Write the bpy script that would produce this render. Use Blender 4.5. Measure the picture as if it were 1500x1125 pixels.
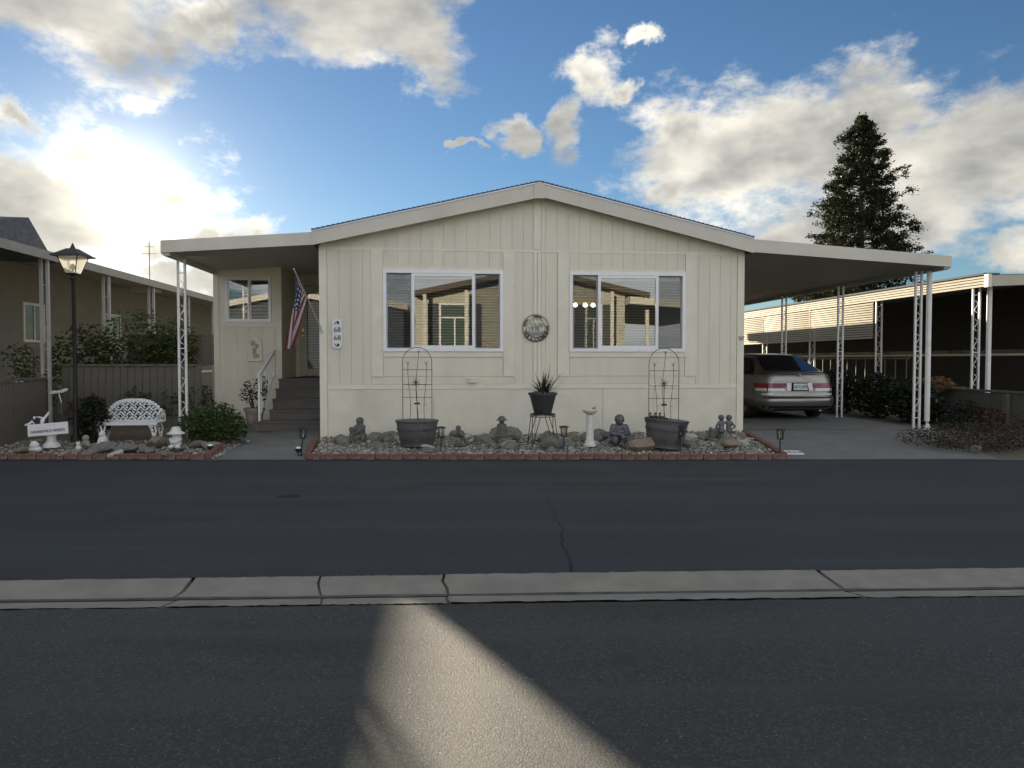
import bpy, bmesh, math, random
from mathutils import Vector, Matrix, noise as mnoise
R = math.radians
for o in list(bpy.data.objects): bpy.data.objects.remove(o)
scn = bpy.context.scene
col = scn.collection
random.seed(7)

# ------------------------------------------------------------------ camera
CAM_H = 1.5; FPX = 1083.0; PITCH = math.atan(35.5 / FPX); TH = R(5.6)   # TH: the homes stand 5.6 degrees off the street
cd = bpy.data.cameras.new('camera'); cam = bpy.data.objects.new('camera', cd); col.objects.link(cam)
cd.sensor_width = 36; cd.lens = FPX / 1500 * 36; cd.clip_start = .05; cd.clip_end = 3000
cam.location = (0, 0, CAM_H); cam.rotation_euler = (math.pi / 2 - PITCH, 0, 0)
scn.camera = cam
scn.render.resolution_x, scn.render.resolution_y = 1024, 768

# ------------------------------------------------------------------ light and exposure
SUN_AZ, SUN_EL = R(-27.6), R(10.5)          # azimuth measured from +Y towards +X
SUN_DIR = Vector((math.sin(SUN_AZ) * math.cos(SUN_EL), math.cos(SUN_AZ) * math.cos(SUN_EL), math.sin(SUN_EL)))
sd = bpy.data.lights.new('sun', 'SUN'); sun = bpy.data.objects.new('sun', sd); col.objects.link(sun)
sd.energy = 5.0; sd.angle = R(.7); sd.color = (1, .86, .66)
sun.location = (-30, 50, 20); sun.rotation_euler = SUN_DIR.to_track_quat('Z', 'Y').to_euler()
vs = scn.view_settings
vs.view_transform = 'Standard'; vs.look = 'None'; vs.gamma = 1; vs.use_curve_mapping = False; vs.exposure = 1.25

def ray(px, py):                             # direction of a point measured in the photograph
    u = (px - 750) / FPX; v = (562.5 - py) / FPX
    return Vector((u, math.cos(PITCH) + v * math.sin(PITCH), -math.sin(PITCH) + v * math.cos(PITCH)))
def spot(px, py, z=0.0):                     # ground position of a thing whose foot was measured in the photograph
    d = ray(px, py); t = (z - CAM_H) / d.z
    return Vector((d.x * t, d.y * t, z))
def L(x, y, z=0.0):                          # lot coordinates (square to the homes) -> world
    c, s = math.cos(TH), math.sin(TH)
    return Vector((x * c - y * s, x * s + y * c, z))
def toL(p):
    c, s = math.cos(TH), math.sin(TH)
    return Vector((p.x * c + p.y * s, -p.x * s + p.y * c, p.z))

# ------------------------------------------------------------------ node helper
class NT:
    def __init__(s, tree): s.t = tree; s.t.nodes.clear()
    def n(s, typ, props=None, **inp):
        nd = s.t.nodes.new(typ)
        for k, v in (props or {}).items(): setattr(nd, k, v)
        for k, v in inp.items():
            key = int(k[1:]) if k[0] == 'i' and k[1:].isdigit() else k.replace('_', ' ')
            s.set(nd.inputs[key], v)
        return nd
    def set(s, sock, v):
        if isinstance(v, bpy.types.NodeSocket): s.t.links.new(v, sock)
        elif isinstance(v, bpy.types.Node): s.t.links.new(v.outputs[0], sock)
        else: sock.default_value = v
    def m(s, op, a, b=0.0, c=0.0, clamp=False):
        return s.n('ShaderNodeMath', {'operation': op, 'use_clamp': clamp}, i0=a, i1=b, i2=c).outputs[0]
    def v(s, op, a, b=(0, 0, 0), out=0):
        nd = s.n('ShaderNodeVectorMath', {'operation': op}, i0=a, i1=b); return nd.outputs[out]
    def sst(s, x, a, b, lo=0.0, hi=1.0):
        return s.n('ShaderNodeMapRange', {'interpolation_type': 'SMOOTHSTEP'}, i0=x, i1=a, i2=b, i3=lo, i4=hi).outputs[0]
    def mix(s, f, a, b, mode='MIX'):
        nd = s.n('ShaderNodeMix', {'data_type': 'RGBA', 'blend_type': mode}, i0=f)
        s.set(nd.inputs[6], a); s.set(nd.inputs[7], b); return nd.outputs[2]
    def noise(s, vec, scale, detail=4, rough=.55, out=0):
        nd = s.n('ShaderNodeTexNoise', None, Vector=vec, Scale=scale, Detail=detail, Roughness=rough); return nd.outputs[out]

# ------------------------------------------------------------------ sky
world = bpy.data.worlds.new('World'); scn.world = world; world.use_nodes = True
w = NT(world.node_tree)
sky = w.n('ShaderNodeTexSky', {'sky_type': 'NISHITA', 'sun_disc': False, 'sun_elevation': SUN_EL, 'sun_rotation': SUN_AZ,
                               'air_density': 1.0, 'dust_density': .12, 'ozone_density': 4.0, 'altitude': 10})
tc = w.n('ShaderNodeTexCoord'); dirv = w.v('NORMALIZE', tc.outputs['Generated'])
sx = w.n('ShaderNodeSeparateXYZ', None, i0=dirv)
az = w.m('ARCTAN2', sx.outputs[0], sx.outputs[1]); el = w.m('ARCSINE', sx.outputs[2])
ae = w.n('ShaderNodeCombineXYZ', None, i0=az, i1=el).outputs[0]
warp = w.v('SUBTRACT', w.noise(dirv, 7, 5, .6, 1), (.5, .5, .5))
warp2 = w.v('SUBTRACT', w.noise(dirv, 24, 6, .65, 1), (.5, .5, .5))
ae2 = w.v('ADD', w.v('ADD', ae, w.v('MULTIPLY', warp, (.20, .13, 0))), w.v('MULTIPLY', warp2, (.075, .06, 0)))
def azel(px, py):
    d = ray(px, py); return math.atan2(d.x, d.y), math.atan2(d.z, math.hypot(d.x, d.y))
# cumulus banks: centre, half sizes (degrees * 18.9 = photo units), tilt
banks = [(90, 10, 250, 75, -8), (250, 70, 70, 40, -30), (520, 20, 200, 75, 0), (590, 60, 110, 60, -20), (300, 45, 60, 50, 0),
         (165, 235, 170, 55, -12), (45, 178, 58, 22, 0), (10, 270, 130, 62, 0), (130, 320, 200, 60, -8), (250, 275, 70, 34, 0),
         (300, 350, 110, 34, 0), (280, 405, 120, 34, 0),
         (936, 50, 30, 20, 0), (862, 116, 56, 48, 10), (912, 140, 36, 24, 0), (812, 200, 40, 54, -20), (738, 205, 30, 30, 30), (672, 218, 14, 8, 0),
         (1075, 235, 160, 110, 0), (1010, 195, 60, 55, 0), (1235, 225, 200, 92, 0), (1450, 235, 175, 100, 8), (1290, 320, 330, 78, 0), (1470, 385, 120, 34, 0), (985, 290, 50, 40, 0)]
field = None
for (bx, by, rx, ry, rot) in banks:
    a, e = azel(bx, by)
    mp = w.n('ShaderNodeMapping', {'vector_type': 'TEXTURE'}, Vector=ae2, Location=(a, e, 0), Rotation=(0, 0, R(rot)), Scale=(rx / FPX * math.cos(a) ** 1.2, ry / FPX, 1))
    ln = w.v('LENGTH', mp.outputs[0], out=1)
    field = ln if field is None else w.n('ShaderNodeMath', {'operation': 'SMOOTH_MIN'}, i0=field, i1=ln, i2=.25).outputs[0]
inframe = w.m('MULTIPLY', w.sst(w.m('ABSOLUTE', az), R(40), R(52), 1, 0), w.sst(el, R(30), R(38), 1, 0))
stretch = w.v('MULTIPLY', dirv, (1, 1, 2.0))
gen = w.m('MULTIPLY_ADD', w.noise(stretch, 2.6, 3, .5), -5.0, 3.3)     # the same broken cloud all round
field = w.m('ADD', w.m('MULTIPLY', field, inframe), w.m('MULTIPLY', gen, w.m('SUBTRACT', 1, inframe)))
n1 = w.noise(stretch, 8, 10, .63)
sunside = w.v('ADD', stretch, tuple(SUN_DIR * .03))
nsm = w.noise(stretch, 6, 4, .52); n2 = w.noise(sunside, 6, 4, .52)
nb = w.noise(stretch, 3.2, 3, .5)
dens = w.m('ADD', w.m('MULTIPLY', w.m('SUBTRACT', 1.0, field), 1.15), w.m('ADD', w.m('MULTIPLY', w.m('SUBTRACT', n1, .5), 3.0), w.m('MULTIPLY', w.m('SUBTRACT', nb, .5), .8)))
alpha = w.sst(dens, -.15, .75)
thick = w.sst(w.m('ADD', w.m('MULTIPLY', w.m('SUBTRACT', 1.0, field), .8), w.m('MULTIPLY', w.m('SUBTRACT', nb, .36), 3.2)), .1, 1.1)
relief = w.m('MULTIPLY_ADD', w.m('SUBTRACT', nsm, n2), 4.5, .5, True)
cosd = w.v('DOT_PRODUCT', dirv, tuple(SUN_DIR), out=1)
ang = w.m('ARCCOSINE', w.m('MINIMUM', cosd, .99999))
g1 = w.m('EXPONENT', w.m('MULTIPLY', ang, -1 / R(1.9)))
g2 = w.m('EXPONENT', w.m('MULTIPLY', ang, -1 / R(15.0)))
SKY_S = .052
def rad(r, g, b_): return (r / SKY_S, g / SKY_S, b_ / SKY_S, 1)
EDGE, CORE, FRONT = rad(.56, .525, .45), rad(.155, .157, .155), rad(.96, .96, .97)
lit = w.mix(w.m('MULTIPLY', thick, .95), EDGE, CORE)
lit = w.mix(w.m('MULTIPLY', w.m('SUBTRACT', 1, relief), .45), lit, CORE)
lit = w.mix(w.m('MULTIPLY', relief, .35), lit, EDGE)
lit = w.mix(w.sst(cosd, .15, -.5), lit, w.mix(w.m('MULTIPLY', thick, .25), FRONT, CORE))     # clouds seen from the sun's side are fully lit
boost = w.m('ADD', w.m('MULTIPLY_ADD', g1, 6.0, 1.0), w.m('MULTIPLY', g2, .45))
litc = w.v('SCALE', lit); w.set(litc.node.inputs[3], w.m('ADD', 1.0, w.m('MULTIPLY', w.m('SUBTRACT', boost, 1.0), w.m('SUBTRACT', 1.0, w.m('MULTIPLY', thick, .8)))))
glow = w.n('ShaderNodeVectorMath', {'operation': 'SCALE'}, i0=rad(1.9, 1.65, 1.1)[:3], Scale=g1).outputs[0]
final = w.v('ADD', w.mix(alpha, sky.outputs[0], litc), w.n('ShaderNodeVectorMath', {'operation': 'SCALE'}, i0=glow, Scale=w.m('SUBTRACT', 1.0, w.m('MULTIPLY', w.m('MULTIPLY', thick, alpha), .6))).outputs[0])
bg = w.n('ShaderNodeBackground', None, Color=final, Strength=SKY_S)
w.n('ShaderNodeOutputWorld', None, Surface=bg)
try: world.cycles.sampling_method = 'MANUAL'; world.cycles.sample_map_resolution = 512
except Exception: pass

# ------------------------------------------------------------------ materials
MATS = {}
def mat(name, base, rough=.7, var=.12, scale=6, bump=0, bscale=60, metal=0, spec=.5, dirt=None, dscale=1.2, coord='Object', stretch=(1, 1, 1), detail=5, coat=0):
    if name in MATS: return MATS[name]
    m = bpy.data.materials.new(name); m.use_nodes = True; t = NT(m.node_tree)
    co = t.n('ShaderNodeTexCoord').outputs[coord]
    if stretch != (1, 1, 1): co = t.v('MULTIPLY', co, stretch)
    c = (*base, 1)
    f = t.sst(t.noise(co, scale, detail), .25, .75)
    cc = t.mix(f, tuple(x * (1 - var) for x in base) + (1,), tuple(min(1, x * (1 + var)) for x in base) + (1,))
    if dirt: cc = t.mix(t.m('MULTIPLY', t.sst(t.noise(co, dscale, 6, .65), .48, .72), dirt[3]), cc, (*dirt[:3], 1))
    p = t.n('ShaderNodeBsdfPrincipled', None, Base_Color=cc, Roughness=t.m('MULTIPLY_ADD', f, .12, rough - .06), Metallic=metal, Specular_IOR_Level=spec, Coat_Weight=coat)
    if bump:
        b = t.n('ShaderNodeBump', None, Strength=bump, Distance=.01, Height=t.noise(co, bscale, 6, .6)); t.set(p.inputs['Normal'], b)
    t.n('ShaderNodeOutputMaterial', None, Surface=p); MATS[name] = m; return m

def asphalt(name, base, speck, bumps, scale, dark, rough=.82, cellk=1.35):
    m = bpy.data.materials.new(name); m.use_nodes = True; t = NT(m.node_tree)
    co = t.n('ShaderNodeTexCoord').outputs['Object']
    vo = t.n('ShaderNodeTexVoronoi', None, Vector=co, Scale=scale)
    vo2 = t.n('ShaderNodeTexVoronoi', None, Vector=co, Scale=scale * 1.9)
    cell = t.n('ShaderNodeSeparateColor', None, i0=vo.outputs['Color'])
    big = t.noise(co, .55, 6, .6); mid = t.noise(co, 9, 5, .6)
    a = t.mix(t.sst(big, .3, .7), tuple(x * .78 for x in base) + (1,), tuple(x * 1.2 for x in base) + (1,))
    a = t.mix(t.m('MULTIPLY', t.sst(mid, .35, .75), .5), a, (*dark, 1))
    a = t.mix(t.sst(cell.outputs[0], .55, 1.0), a, tuple(x * cellk for x in base) + (1,))
    a = t.mix(t.m('MULTIPLY', t.sst(cell.outputs[1], .982, .995), t.sst(vo.outputs['Distance'], .45, .2)), a, (*speck, 1))
    st = t.sst(t.noise(t.v('MULTIPLY', co, (.35, 1.6, 1)), 1.1, 5, .6), .50, .70)
    a = t.mix(t.m('MULTIPLY', st, .45), a, tuple(x * .5 for x in base) + (1,))
    wr = t.sst(t.noise(t.v('MULTIPLY', co, (.06, .9, 1)), 1.3, 4, .6), .48, .66)
    a = t.mix(t.m('MULTIPLY', wr, .5), a, tuple(x * 1.7 for x in base) + (1,))
    h = t.m('ADD', t.m('MULTIPLY', t.m('SUBTRACT', 1, vo.outputs['Distance']), .7), t.m('MULTIPLY', t.m('SUBTRACT', 1, vo2.outputs['Distance']), .4))
    h = t.m('ADD', t.m('MULTIPLY', h, .35), t.m('ADD', t.m('MULTIPLY', cell.outputs[2], .30), t.m('MULTIPLY', t.noise(co, scale * 1.05, 4, .75), 1.5)))
    b = t.n('ShaderNodeBump', None, Strength=bumps, Distance=.006, Height=h)
    p = t.n('ShaderNodeBsdfPrincipled', None, Base_Color=a, Roughness=rough, Specular_IOR_Level=.45, Normal=b)
    t.n('ShaderNodeOutputMaterial', None, Surface=p); MATS[name] = m; return m

def glass(name, tint=(.86, .9, .88), base=.09, gain=1.0):
    m = bpy.data.materials.new(name); m.use_nodes = True; t = NT(m.node_tree)
    fr = t.n('ShaderNodeFresnel', None, IOR=1.5)
    f = t.m('MULTIPLY_ADD', fr.outputs[0], gain, base, True)
    g = t.n('ShaderNodeBsdfGlossy', None, Roughness=.0); tr = t.n('ShaderNodeBsdfTransparent', None, Color=(*tint, 1))
    mx = t.n('ShaderNodeMixShader', None, i0=f, i1=tr, i2=g)
    t.n('ShaderNodeOutputMaterial', None, Surface=mx); MATS[name] = m; return m

def leafmat(name, c1, c2, rough=.45, trans=.35):
    m = bpy.data.materials.new(name); m.use_nodes = True; t = NT(m.node_tree)
    geo = t.n('ShaderNodeNewGeometry'); co = t.n('ShaderNodeTexCoord').outputs['Object']
    f = t.m('ADD', t.m('MULTIPLY', geo.outputs['Random Per Island'], .6), t.m('MULTIPLY', t.noise(co, 3, 3), .5), clamp=True)
    c = t.mix(f, (*c1, 1), (*c2, 1))
    p = t.n('ShaderNodeBsdfPrincipled', None, Base_Color=c, Roughness=rough, Specular_IOR_Level=.4)
    tl = t.n('ShaderNodeBsdfTranslucent', None, Color=t.mix(.4, c, (c2[0] * 1.6, c2[1] * 1.6, c2[2], 1)))
    mx = t.n('ShaderNodeMixShader', None, i0=trans, i1=p, i2=tl)
    t.n('ShaderNodeOutputMaterial', None, Surface=mx); MATS[name] = m; return m

def emit(name, c, s):
    m = bpy.data.materials.new(name); m.use_nodes = True; t = NT(m.node_tree)
    t.n('ShaderNodeOutputMaterial', None, Surface=t.n('ShaderNodeEmission', None, Color=(*c, 1), Strength=s)); MATS[name] = m; return m

M_SIDING = mat('painted_siding', (.70, .665, .55), .75, .05, 3, .15, 140, stretch=(1, 1, .25), dirt=(.56, .52, .42, .3), dscale=.8)
M_TRIM = mat('painted_trim', (.74, .705, .59), .7, .05, 4, .1, 90, dirt=(.58, .54, .44, .3))
M_SKIRT = mat('painted_skirting', (.70, .67, .565), .75, .05, 2.5, .12, 70, dirt=(.50, .47, .40, .45), dscale=.9)
M_FASCIA = mat('painted_fascia', (.58, .55, .47), .6, .06, 2, .05, 40, dirt=(.40, .38, .33, .3))
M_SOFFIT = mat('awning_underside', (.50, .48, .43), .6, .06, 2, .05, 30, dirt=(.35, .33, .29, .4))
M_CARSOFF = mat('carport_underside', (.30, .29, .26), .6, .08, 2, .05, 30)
M_VINYL = mat('white_vinyl', (.80, .80, .82), .4, .03, 5)
M_SHINGLE = mat('roof_shingle', (.10, .105, .12), .9, .3, 14, .5, 60)
M_DRIP = mat('drip_edge', (.55, .58, .66), .35, .06, 5, metal=.3)
M_METALW = mat('white_painted_steel', (.72, .72, .70), .45, .06, 8, dirt=(.45, .40, .34, .35), dscale=6)
M_DECK = mat('grey_deck_paint', (.115, .105, .098), .7, .12, 5, .15, 80)
M_CONC = mat('driveway_concrete', (.165, .168, .163), .85, .14, 2.5, .25, 120, dirt=(.105, .106, .104, .6), dscale=.7)
M_GUTC = mat('gutter_concrete', (.235, .225, .20), .85, .14, 4, .4, 110, dirt=(.19, .18, .165, .7), dscale=1.6)
M_SOIL = mat('dry_soil', (.13, .105, .08), .95, .3, 6, .6, 40)
M_GROUND = mat('open_ground', (.14, .13, .10), .95, .25, .6, .3, 10)
M_BRICK = mat('red_brick', (.17, .09, .072), .9, .35, 22, .7, 90, dirt=(.22, .19, .17, .75), dscale=9)
M_BLACK = mat('black_metal', (.018, .018, .02), .5, .2, 20)
M_IRON = mat('dark_wire', (.035, .03, .028), .6, .3, 30)
M_STONE = mat('cast_stone', (.26, .26, .24), .85, .22, 18, .4, 70, dirt=(.12, .13, .11, .6), dscale=11)
M_STONED = mat('dark_cast_stone', (.105, .11, .10), .85, .3, 18, .4, 70, dirt=(.07, .08, .07, .6), dscale=11)
M_BRONZE = mat('weathered_bronze', (.10, .105, .125), .5, .35, 24, .3, 70, metal=.4, dirt=(.30, .31, .33, .5), dscale=20)
M_WHITEST = mat('white_plaster', (.66, .66, .62), .75, .1, 14, .25, 70, dirt=(.40, .40, .36, .5), dscale=9)
M_CASTW = mat('white_cast_iron', (.72, .74, .74), .5, .07, 16, .2, 60, dirt=(.45, .46, .44, .35), dscale=12)
M_ROCKG = mat('grey_rock', (.17, .175, .155), .9, .35, 7, .6, 40, dirt=(.12, .13, .11, .7), dscale=4)
M_ROCKT = mat('tan_rock', (.25, .205, .15), .9, .35, 7, .6, 40, dirt=(.20, .17, .13, .6), dscale=4)
M_ROCKW = mat('pale_rock', (.42, .41, .37), .9, .2, 7, .4, 40)
M_GRAVEL = mat('gravel', (.30, .29, .26), .9, .45, 16, .3, 60, dirt=(.13, .13, .115, .8), dscale=9)
M_BARREL = mat('weathered_barrel', (.10, .095, .098), .6, .3, 5, .2, 50, stretch=(.3, .3, 2.2), dirt=(.21, .20, .215, .7), dscale=3)
M_POT = mat('dark_pot', (.035, .04, .038), .55, .2, 8)
M_TERRA = mat('terracotta', (.25, .20, .165), .85, .15, 8, .2, 40)
M_FENCE = mat('weathered_fence', (.135, .125, .105), .9, .3, 5, .4, 60, stretch=(1, 1, .12))
M_NEIGH = mat('neighbour_siding', (.20, .19, .16), .8, .1, 3, .1, 60)
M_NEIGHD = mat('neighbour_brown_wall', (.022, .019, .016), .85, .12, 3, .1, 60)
M_NEIGHW = mat('neighbour_white', (.70, .66, .56), .6, .05, 4)
M_SLAT = mat('cream_louvre', (.46, .42, .32), .55, .05, 4, dirt=(.34, .30, .22, .25))
M_DARKW = mat('dark_interior', (.05, .045, .04), .9, .2, 3)
M_ROOM = mat('room_wall', (.30, .26, .20), .9, .1, 2)
M_ASPHF = asphalt('fresh_asphalt', (.026, .031, .038), (.15, .15, .16), .3, 170, (.021, .025, .031))
M_ASPHN = asphalt('old_asphalt', (.035, .038, .038), (.34, .33, .31), 1.0, 98, (.026, .028, .029), .60, 2.1)
M_CRACK = mat('crack_tar', (.010, .010, .011), .9, .2, 20)
M_MOSS = mat('crack_moss', (.035, .04, .022), .95, .4, 20, .5, 60)
M_GLASS = glass('window_glass', (.84, .88, .86), .07, 1.5)
M_BLIND = mat('blind_slat', (.78, .74, .62), .6, .05, 6)
M_TXT = mat('dark_print', (.02, .025, .03), .6, .1, 20)
M_WOODP = mat('white_sign_board', (.74, .74, .76), .7, .06, 10)
M_RUST = mat('grey_green_metal', (.24, .26, .245), .6, .3, 18, metal=.2)

# ------------------------------------------------------------------ mesh helper
class MB:
    def __init__(s): s.v = []; s.f = []; s.uv = None
    def add(s, vs, fs):
        b = len(s.v); s.v += [tuple(p) for p in vs]; s.f += [tuple(i + b for i in f) for f in fs]; return s
    def box(s, x0, x1, y0, y1, z0, z1):
        return s.add([(x0, y0, z0), (x1, y0, z0), (x1, y1, z0), (x0, y1, z0), (x0, y0, z1), (x1, y0, z1), (x1, y1, z1), (x0, y1, z1)],
                     [(0, 3, 2, 1), (4, 5, 6, 7), (0, 1, 5, 4), (1, 2, 6, 5), (2, 3, 7, 6), (3, 0, 4, 7)])
    def hexa(s, p):                          # 8 corners, same order as box
        return s.add(p, [(0, 3, 2, 1), (4, 5, 6, 7), (0, 1, 5, 4), (1, 2, 6, 5), (2, 3, 7, 6), (3, 0, 4, 7)])
    def prism(s, poly, y0, y1):              # polygon in x,z extruded along y
        n = len(poly)
        return s.add([(x, y0, z) for x, z in poly] + [(x, y1, z) for x, z in poly],
                     [tuple(range(n)), tuple(range(2 * n - 1, n - 1, -1))] + [(i, i + n, (i + 1) % n + n, (i + 1) % n) for i in range(n)])
    def slab(s, poly, z0, z1):               # polygon in x,y (counter-clockwise); z may be a function
        n = len(poly); f0 = z0 if callable(z0) else (lambda x, y: z0); f1 = z1 if callable(z1) else (lambda x, y: z1)
        return s.add([(x, y, f0(x, y)) for x, y in poly] + [(x, y, f1(x, y)) for x, y in poly],
                     [tuple(range(n - 1, -1, -1)), tuple(range(n, 2 * n))] + [(i, (i + 1) % n, (i + 1) % n + n, i + n) for i in range(n)])
    def tube(s, pts, r, n=6, r2=None, cap=True):
        pts = [Vector(p) for p in pts]; k = len(pts); base = len(s.v); up = Vector((0, 0, 1))
        for i, p in enumerate(pts):
            t = (pts[min(i + 1, k - 1)] - pts[max(i - 1, 0)]).normalized()
            a = t.cross(up if abs(t.z) < .95 else Vector((1, 0, 0))).normalized(); b = a.cross(t)
            rr = r if r2 is None else r + (r2 - r) * i / max(1, k - 1)
            for j in range(n):
                w_ = 2 * math.pi * j / n + (math.pi / 4 if n == 4 else 0); s.v.append(tuple(p + a * math.cos(w_) * rr + b * math.sin(w_) * rr))
        for i in range(k - 1):
            for j in range(n):
                q = base + i * n + j; q2 = base + i * n + (j + 1) % n; s.f.append((q, q + n, q2 + n, q2))
        if cap: s.f.append(tuple(base + j for j in range(n))); s.f.append(tuple(base + (k - 1) * n + j for j in reversed(range(n))))
        return s
    def lathe(s, prof, c=(0, 0, 0), n=16, sy=1.0, close=True):
        base = len(s.v); k = len(prof)
        for r, z in prof:
            for j in range(n):
                a = 2 * math.pi * j / n; s.v.append((c[0] + r * math.cos(a), c[1] + r * math.sin(a) * sy, c[2] + z))
        for i in range(k - 1):
            for j in range(n):
                a, b = base + i * n + j, base + i * n + (j + 1) % n; s.f.append((a, b, b + n, a + n))
        if close: s.f.append(tuple(base + j for j in reversed(range(n)))); s.f.append(tuple(base + (k - 1) * n + j for j in range(n)))
        return s
    def ell(s, c, r, rot=None, n=10, m=7):
        base = len(s.v); M = rot.to_matrix() if rot is not None else Matrix.Identity(3); c = Vector(c)
        s.v.append(tuple(c + M @ Vector((0, 0, r[2])))); 
        for i in range(1, m):
            t = math.pi * i / m
            for j in range(n):
                a = 2 * math.pi * j / n
                s.v.append(tuple(c + M @ Vector((r[0] * math.sin(t) * math.cos(a), r[1] * math.sin(t) * math.sin(a), r[2] * math.cos(t)))))
        s.v.append(tuple(c + M @ Vector((0, 0, -r[2])))); e = len(s.v) - 1
        for j in range(n):
            s.f.append((base, base + 1 + j, base + 1 + (j + 1) % n)); s.f.append((e, e - n + (j + 1) % n, e - n + j))
        for i in range(m - 2):
            for j in range(n):
                a = base + 1 + i * n + j; b = base + 1 + i * n + (j + 1) % n; s.f.append((a, a + n, b + n, b))
        return s
    def cap(s, a, b, ra, rb, n=9):           # capsule-like limb
        a, b = Vector(a), Vector(b)
        s.ell(a, (ra,) * 3, n=n, m=6); s.ell(b, (rb,) * 3, n=n, m=6); s.tube([a, b], ra, n, rb); return s
    def build(s, name, m, parent=None, smooth=False, loc=None, rz=0.0, sharp=40):
        me = bpy.data.meshes.new(name); me.from_pydata(s.v, [], s.f); me.update()
        if s.uv:
            ul = me.uv_layers.new(name='UVMap')
            for lp in me.loops: ul.data[lp.index].uv = s.uv[lp.vertex_index]
        me.materials.append(m)
        bm = bmesh.new(); bm.from_mesh(me); bmesh.ops.recalc_face_normals(bm, faces=bm.faces); bm.to_mesh(me); bm.free()
        if smooth:
            me.polygons.foreach_set('use_smooth', [True] * len(me.polygons))
            try: me.set_sharp_from_angle(angle=R(sharp))
            except Exception: pass
        return link(name, me, parent, loc, rz)

def link(name, me, parent=None, loc=None, rz=0.0):
    o = bpy.data.objects.new(name, me); col.objects.link(o); o.parent = parent
    if loc is not None: o.location = loc
    if rz: o.rotation_euler.z = rz
    return o
def tag(o, label=None, cat=None, group=None, kind=None):
    for k, v_ in (('label', label), ('category', cat), ('group', group), ('kind', kind)):
        if v_: o[k] = v_
    return o
def thing(name, label, cat, loc, rz=0.0, group=None):
    o = bpy.data.objects.new(name, None); col.objects.link(o); o.location = loc; o.rotation_euler.z = rz
    o.empty_display_size = .1
    return tag(o, label, cat, group)
def dup(o, parent=None):
    c = o.copy(); col.objects.link(c); c.parent = parent
    for ch in o.children: dup(ch, c)
    return c
def remesh(o, vox=.012, it=2):
    md = o.modifiers.new('skin', 'REMESH'); md.mode = 'VOXEL'; md.voxel_size = vox; md.use_smooth_shade = True
    if it: sm = o.modifiers.new('smooth', 'SMOOTH'); sm.iterations = it; sm.factor = .5
    return o
def text_mesh(txt, size, depth=.004, align='CENTER', bold=0.0):
    cu = bpy.data.curves.new('lettering', 'FONT'); cu.body = txt; cu.size = size; cu.extrude = depth; cu.align_x = align; cu.align_y = 'CENTER'
    cu.resolution_u = 2; cu.offset = bold
    o = bpy.data.objects.new('lettering', cu); col.objects.link(o)
    dg = bpy.context.evaluated_depsgraph_get(); me = bpy.data.meshes.new_from_object(o.evaluated_get(dg))
    bpy.data.objects.remove(o); bpy.data.curves.remove(cu); return me
def letters(txt, size, m, parent, loc, rot, name='lettering', depth=.003, bold=0.0):
    me = text_mesh(txt, size, depth, 'CENTER', bold); me.name = name; me.materials.clear(); me.materials.append(m)
    o = link(name, me, parent, loc); o.rotation_euler = rot; return o

def frosted(name):
    m = bpy.data.materials.new(name); m.use_nodes = True; t = NT(m.node_tree)
    tr = t.n('ShaderNodeBsdfTranslucent', None, Color=(.85, .83, .76, 1)); p = t.n('ShaderNodeBsdfPrincipled', None, Base_Color=(.6, .6, .56, 1), Roughness=.2)
    tt = t.n('ShaderNodeBsdfTransparent', None, Color=(.9, .9, .88, 1))
    a = t.n('ShaderNodeMixShader', None, i0=.25, i1=tr, i2=p); t.n('ShaderNodeOutputMaterial', None, Surface=t.n('ShaderNodeMixShader', None, i0=.3, i1=a, i2=tt)); return m

# ================================================================== the ground, the road, the gutter
ORG = {}
def lot_thing(name, label, cat, x, y, z=0.0, group=None, rz=0.0):
    o = thing(name, label, cat, L(x, y, z), TH + rz, group); ORG[o.name] = (x, y, z); return o
def bl(mb, name, m, root, par=None, **k):    # mesh given in lot coordinates, hung under a lot thing (or one of its parts)
    ox, oy, oz = ORG[root.name]; mb.v = [(a - ox, b - oy, c - oz) for a, b, c in mb.v]
    return mb.build(name, m, par or root, **k)
def lot_z(x, y): return max(0.0, min(.18, .06 * (y - 11.05)))

g = MB(); ys = [(-900, -.03), (-40, -.03), (10.98, -.03), (11.03, -.006), (11.05, -.006), (14.05, .172), (40, .172), (1800, .172)]
for y, z in ys: g.v += [(-1500, y, z), (1500, y, z)]
for i in range(len(ys) - 1): g.f.append((2 * i, 2 * i + 1, 2 * i + 3, 2 * i + 2))
tag(g.build('ground', M_GROUND), kind='structure')

GF = lambda x: 5.128 + .0414 * x            # far edge, centre and near edge of the concrete swale
GC = lambda x: 4.79 + .0440 * x
GN = lambda x: 4.532 + .0408 * x
xs = [-70 + i * 2.0 for i in range(71)]
def strip(top, bot, z, xs=xs, jit=0.0):
    mb = MB()
    for x in xs: mb.v += [(x, bot(x) + random.uniform(-jit, jit), z), (x, top(x) + random.uniform(-jit, jit), z)]
    for i in range(len(xs) - 1): mb.f.append((2 * i, 2 * i + 2, 2 * i + 3, 2 * i + 1))
    return mb
fx = [-70, -40, -20] + [-12 + i * .12 for i in range(201)] + [20, 40, 70]
road = strip(lambda x: 11.02, lambda x: GF(x) + .006, 0.0, fx, .006).build('road', M_ASPHF); tag(road, kind='structure')
near = strip(lambda x: GN(x) - .022, lambda x: -2.2, 0.0, fx, .008).build('road', M_ASPHN); tag(near, kind='structure')

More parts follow.
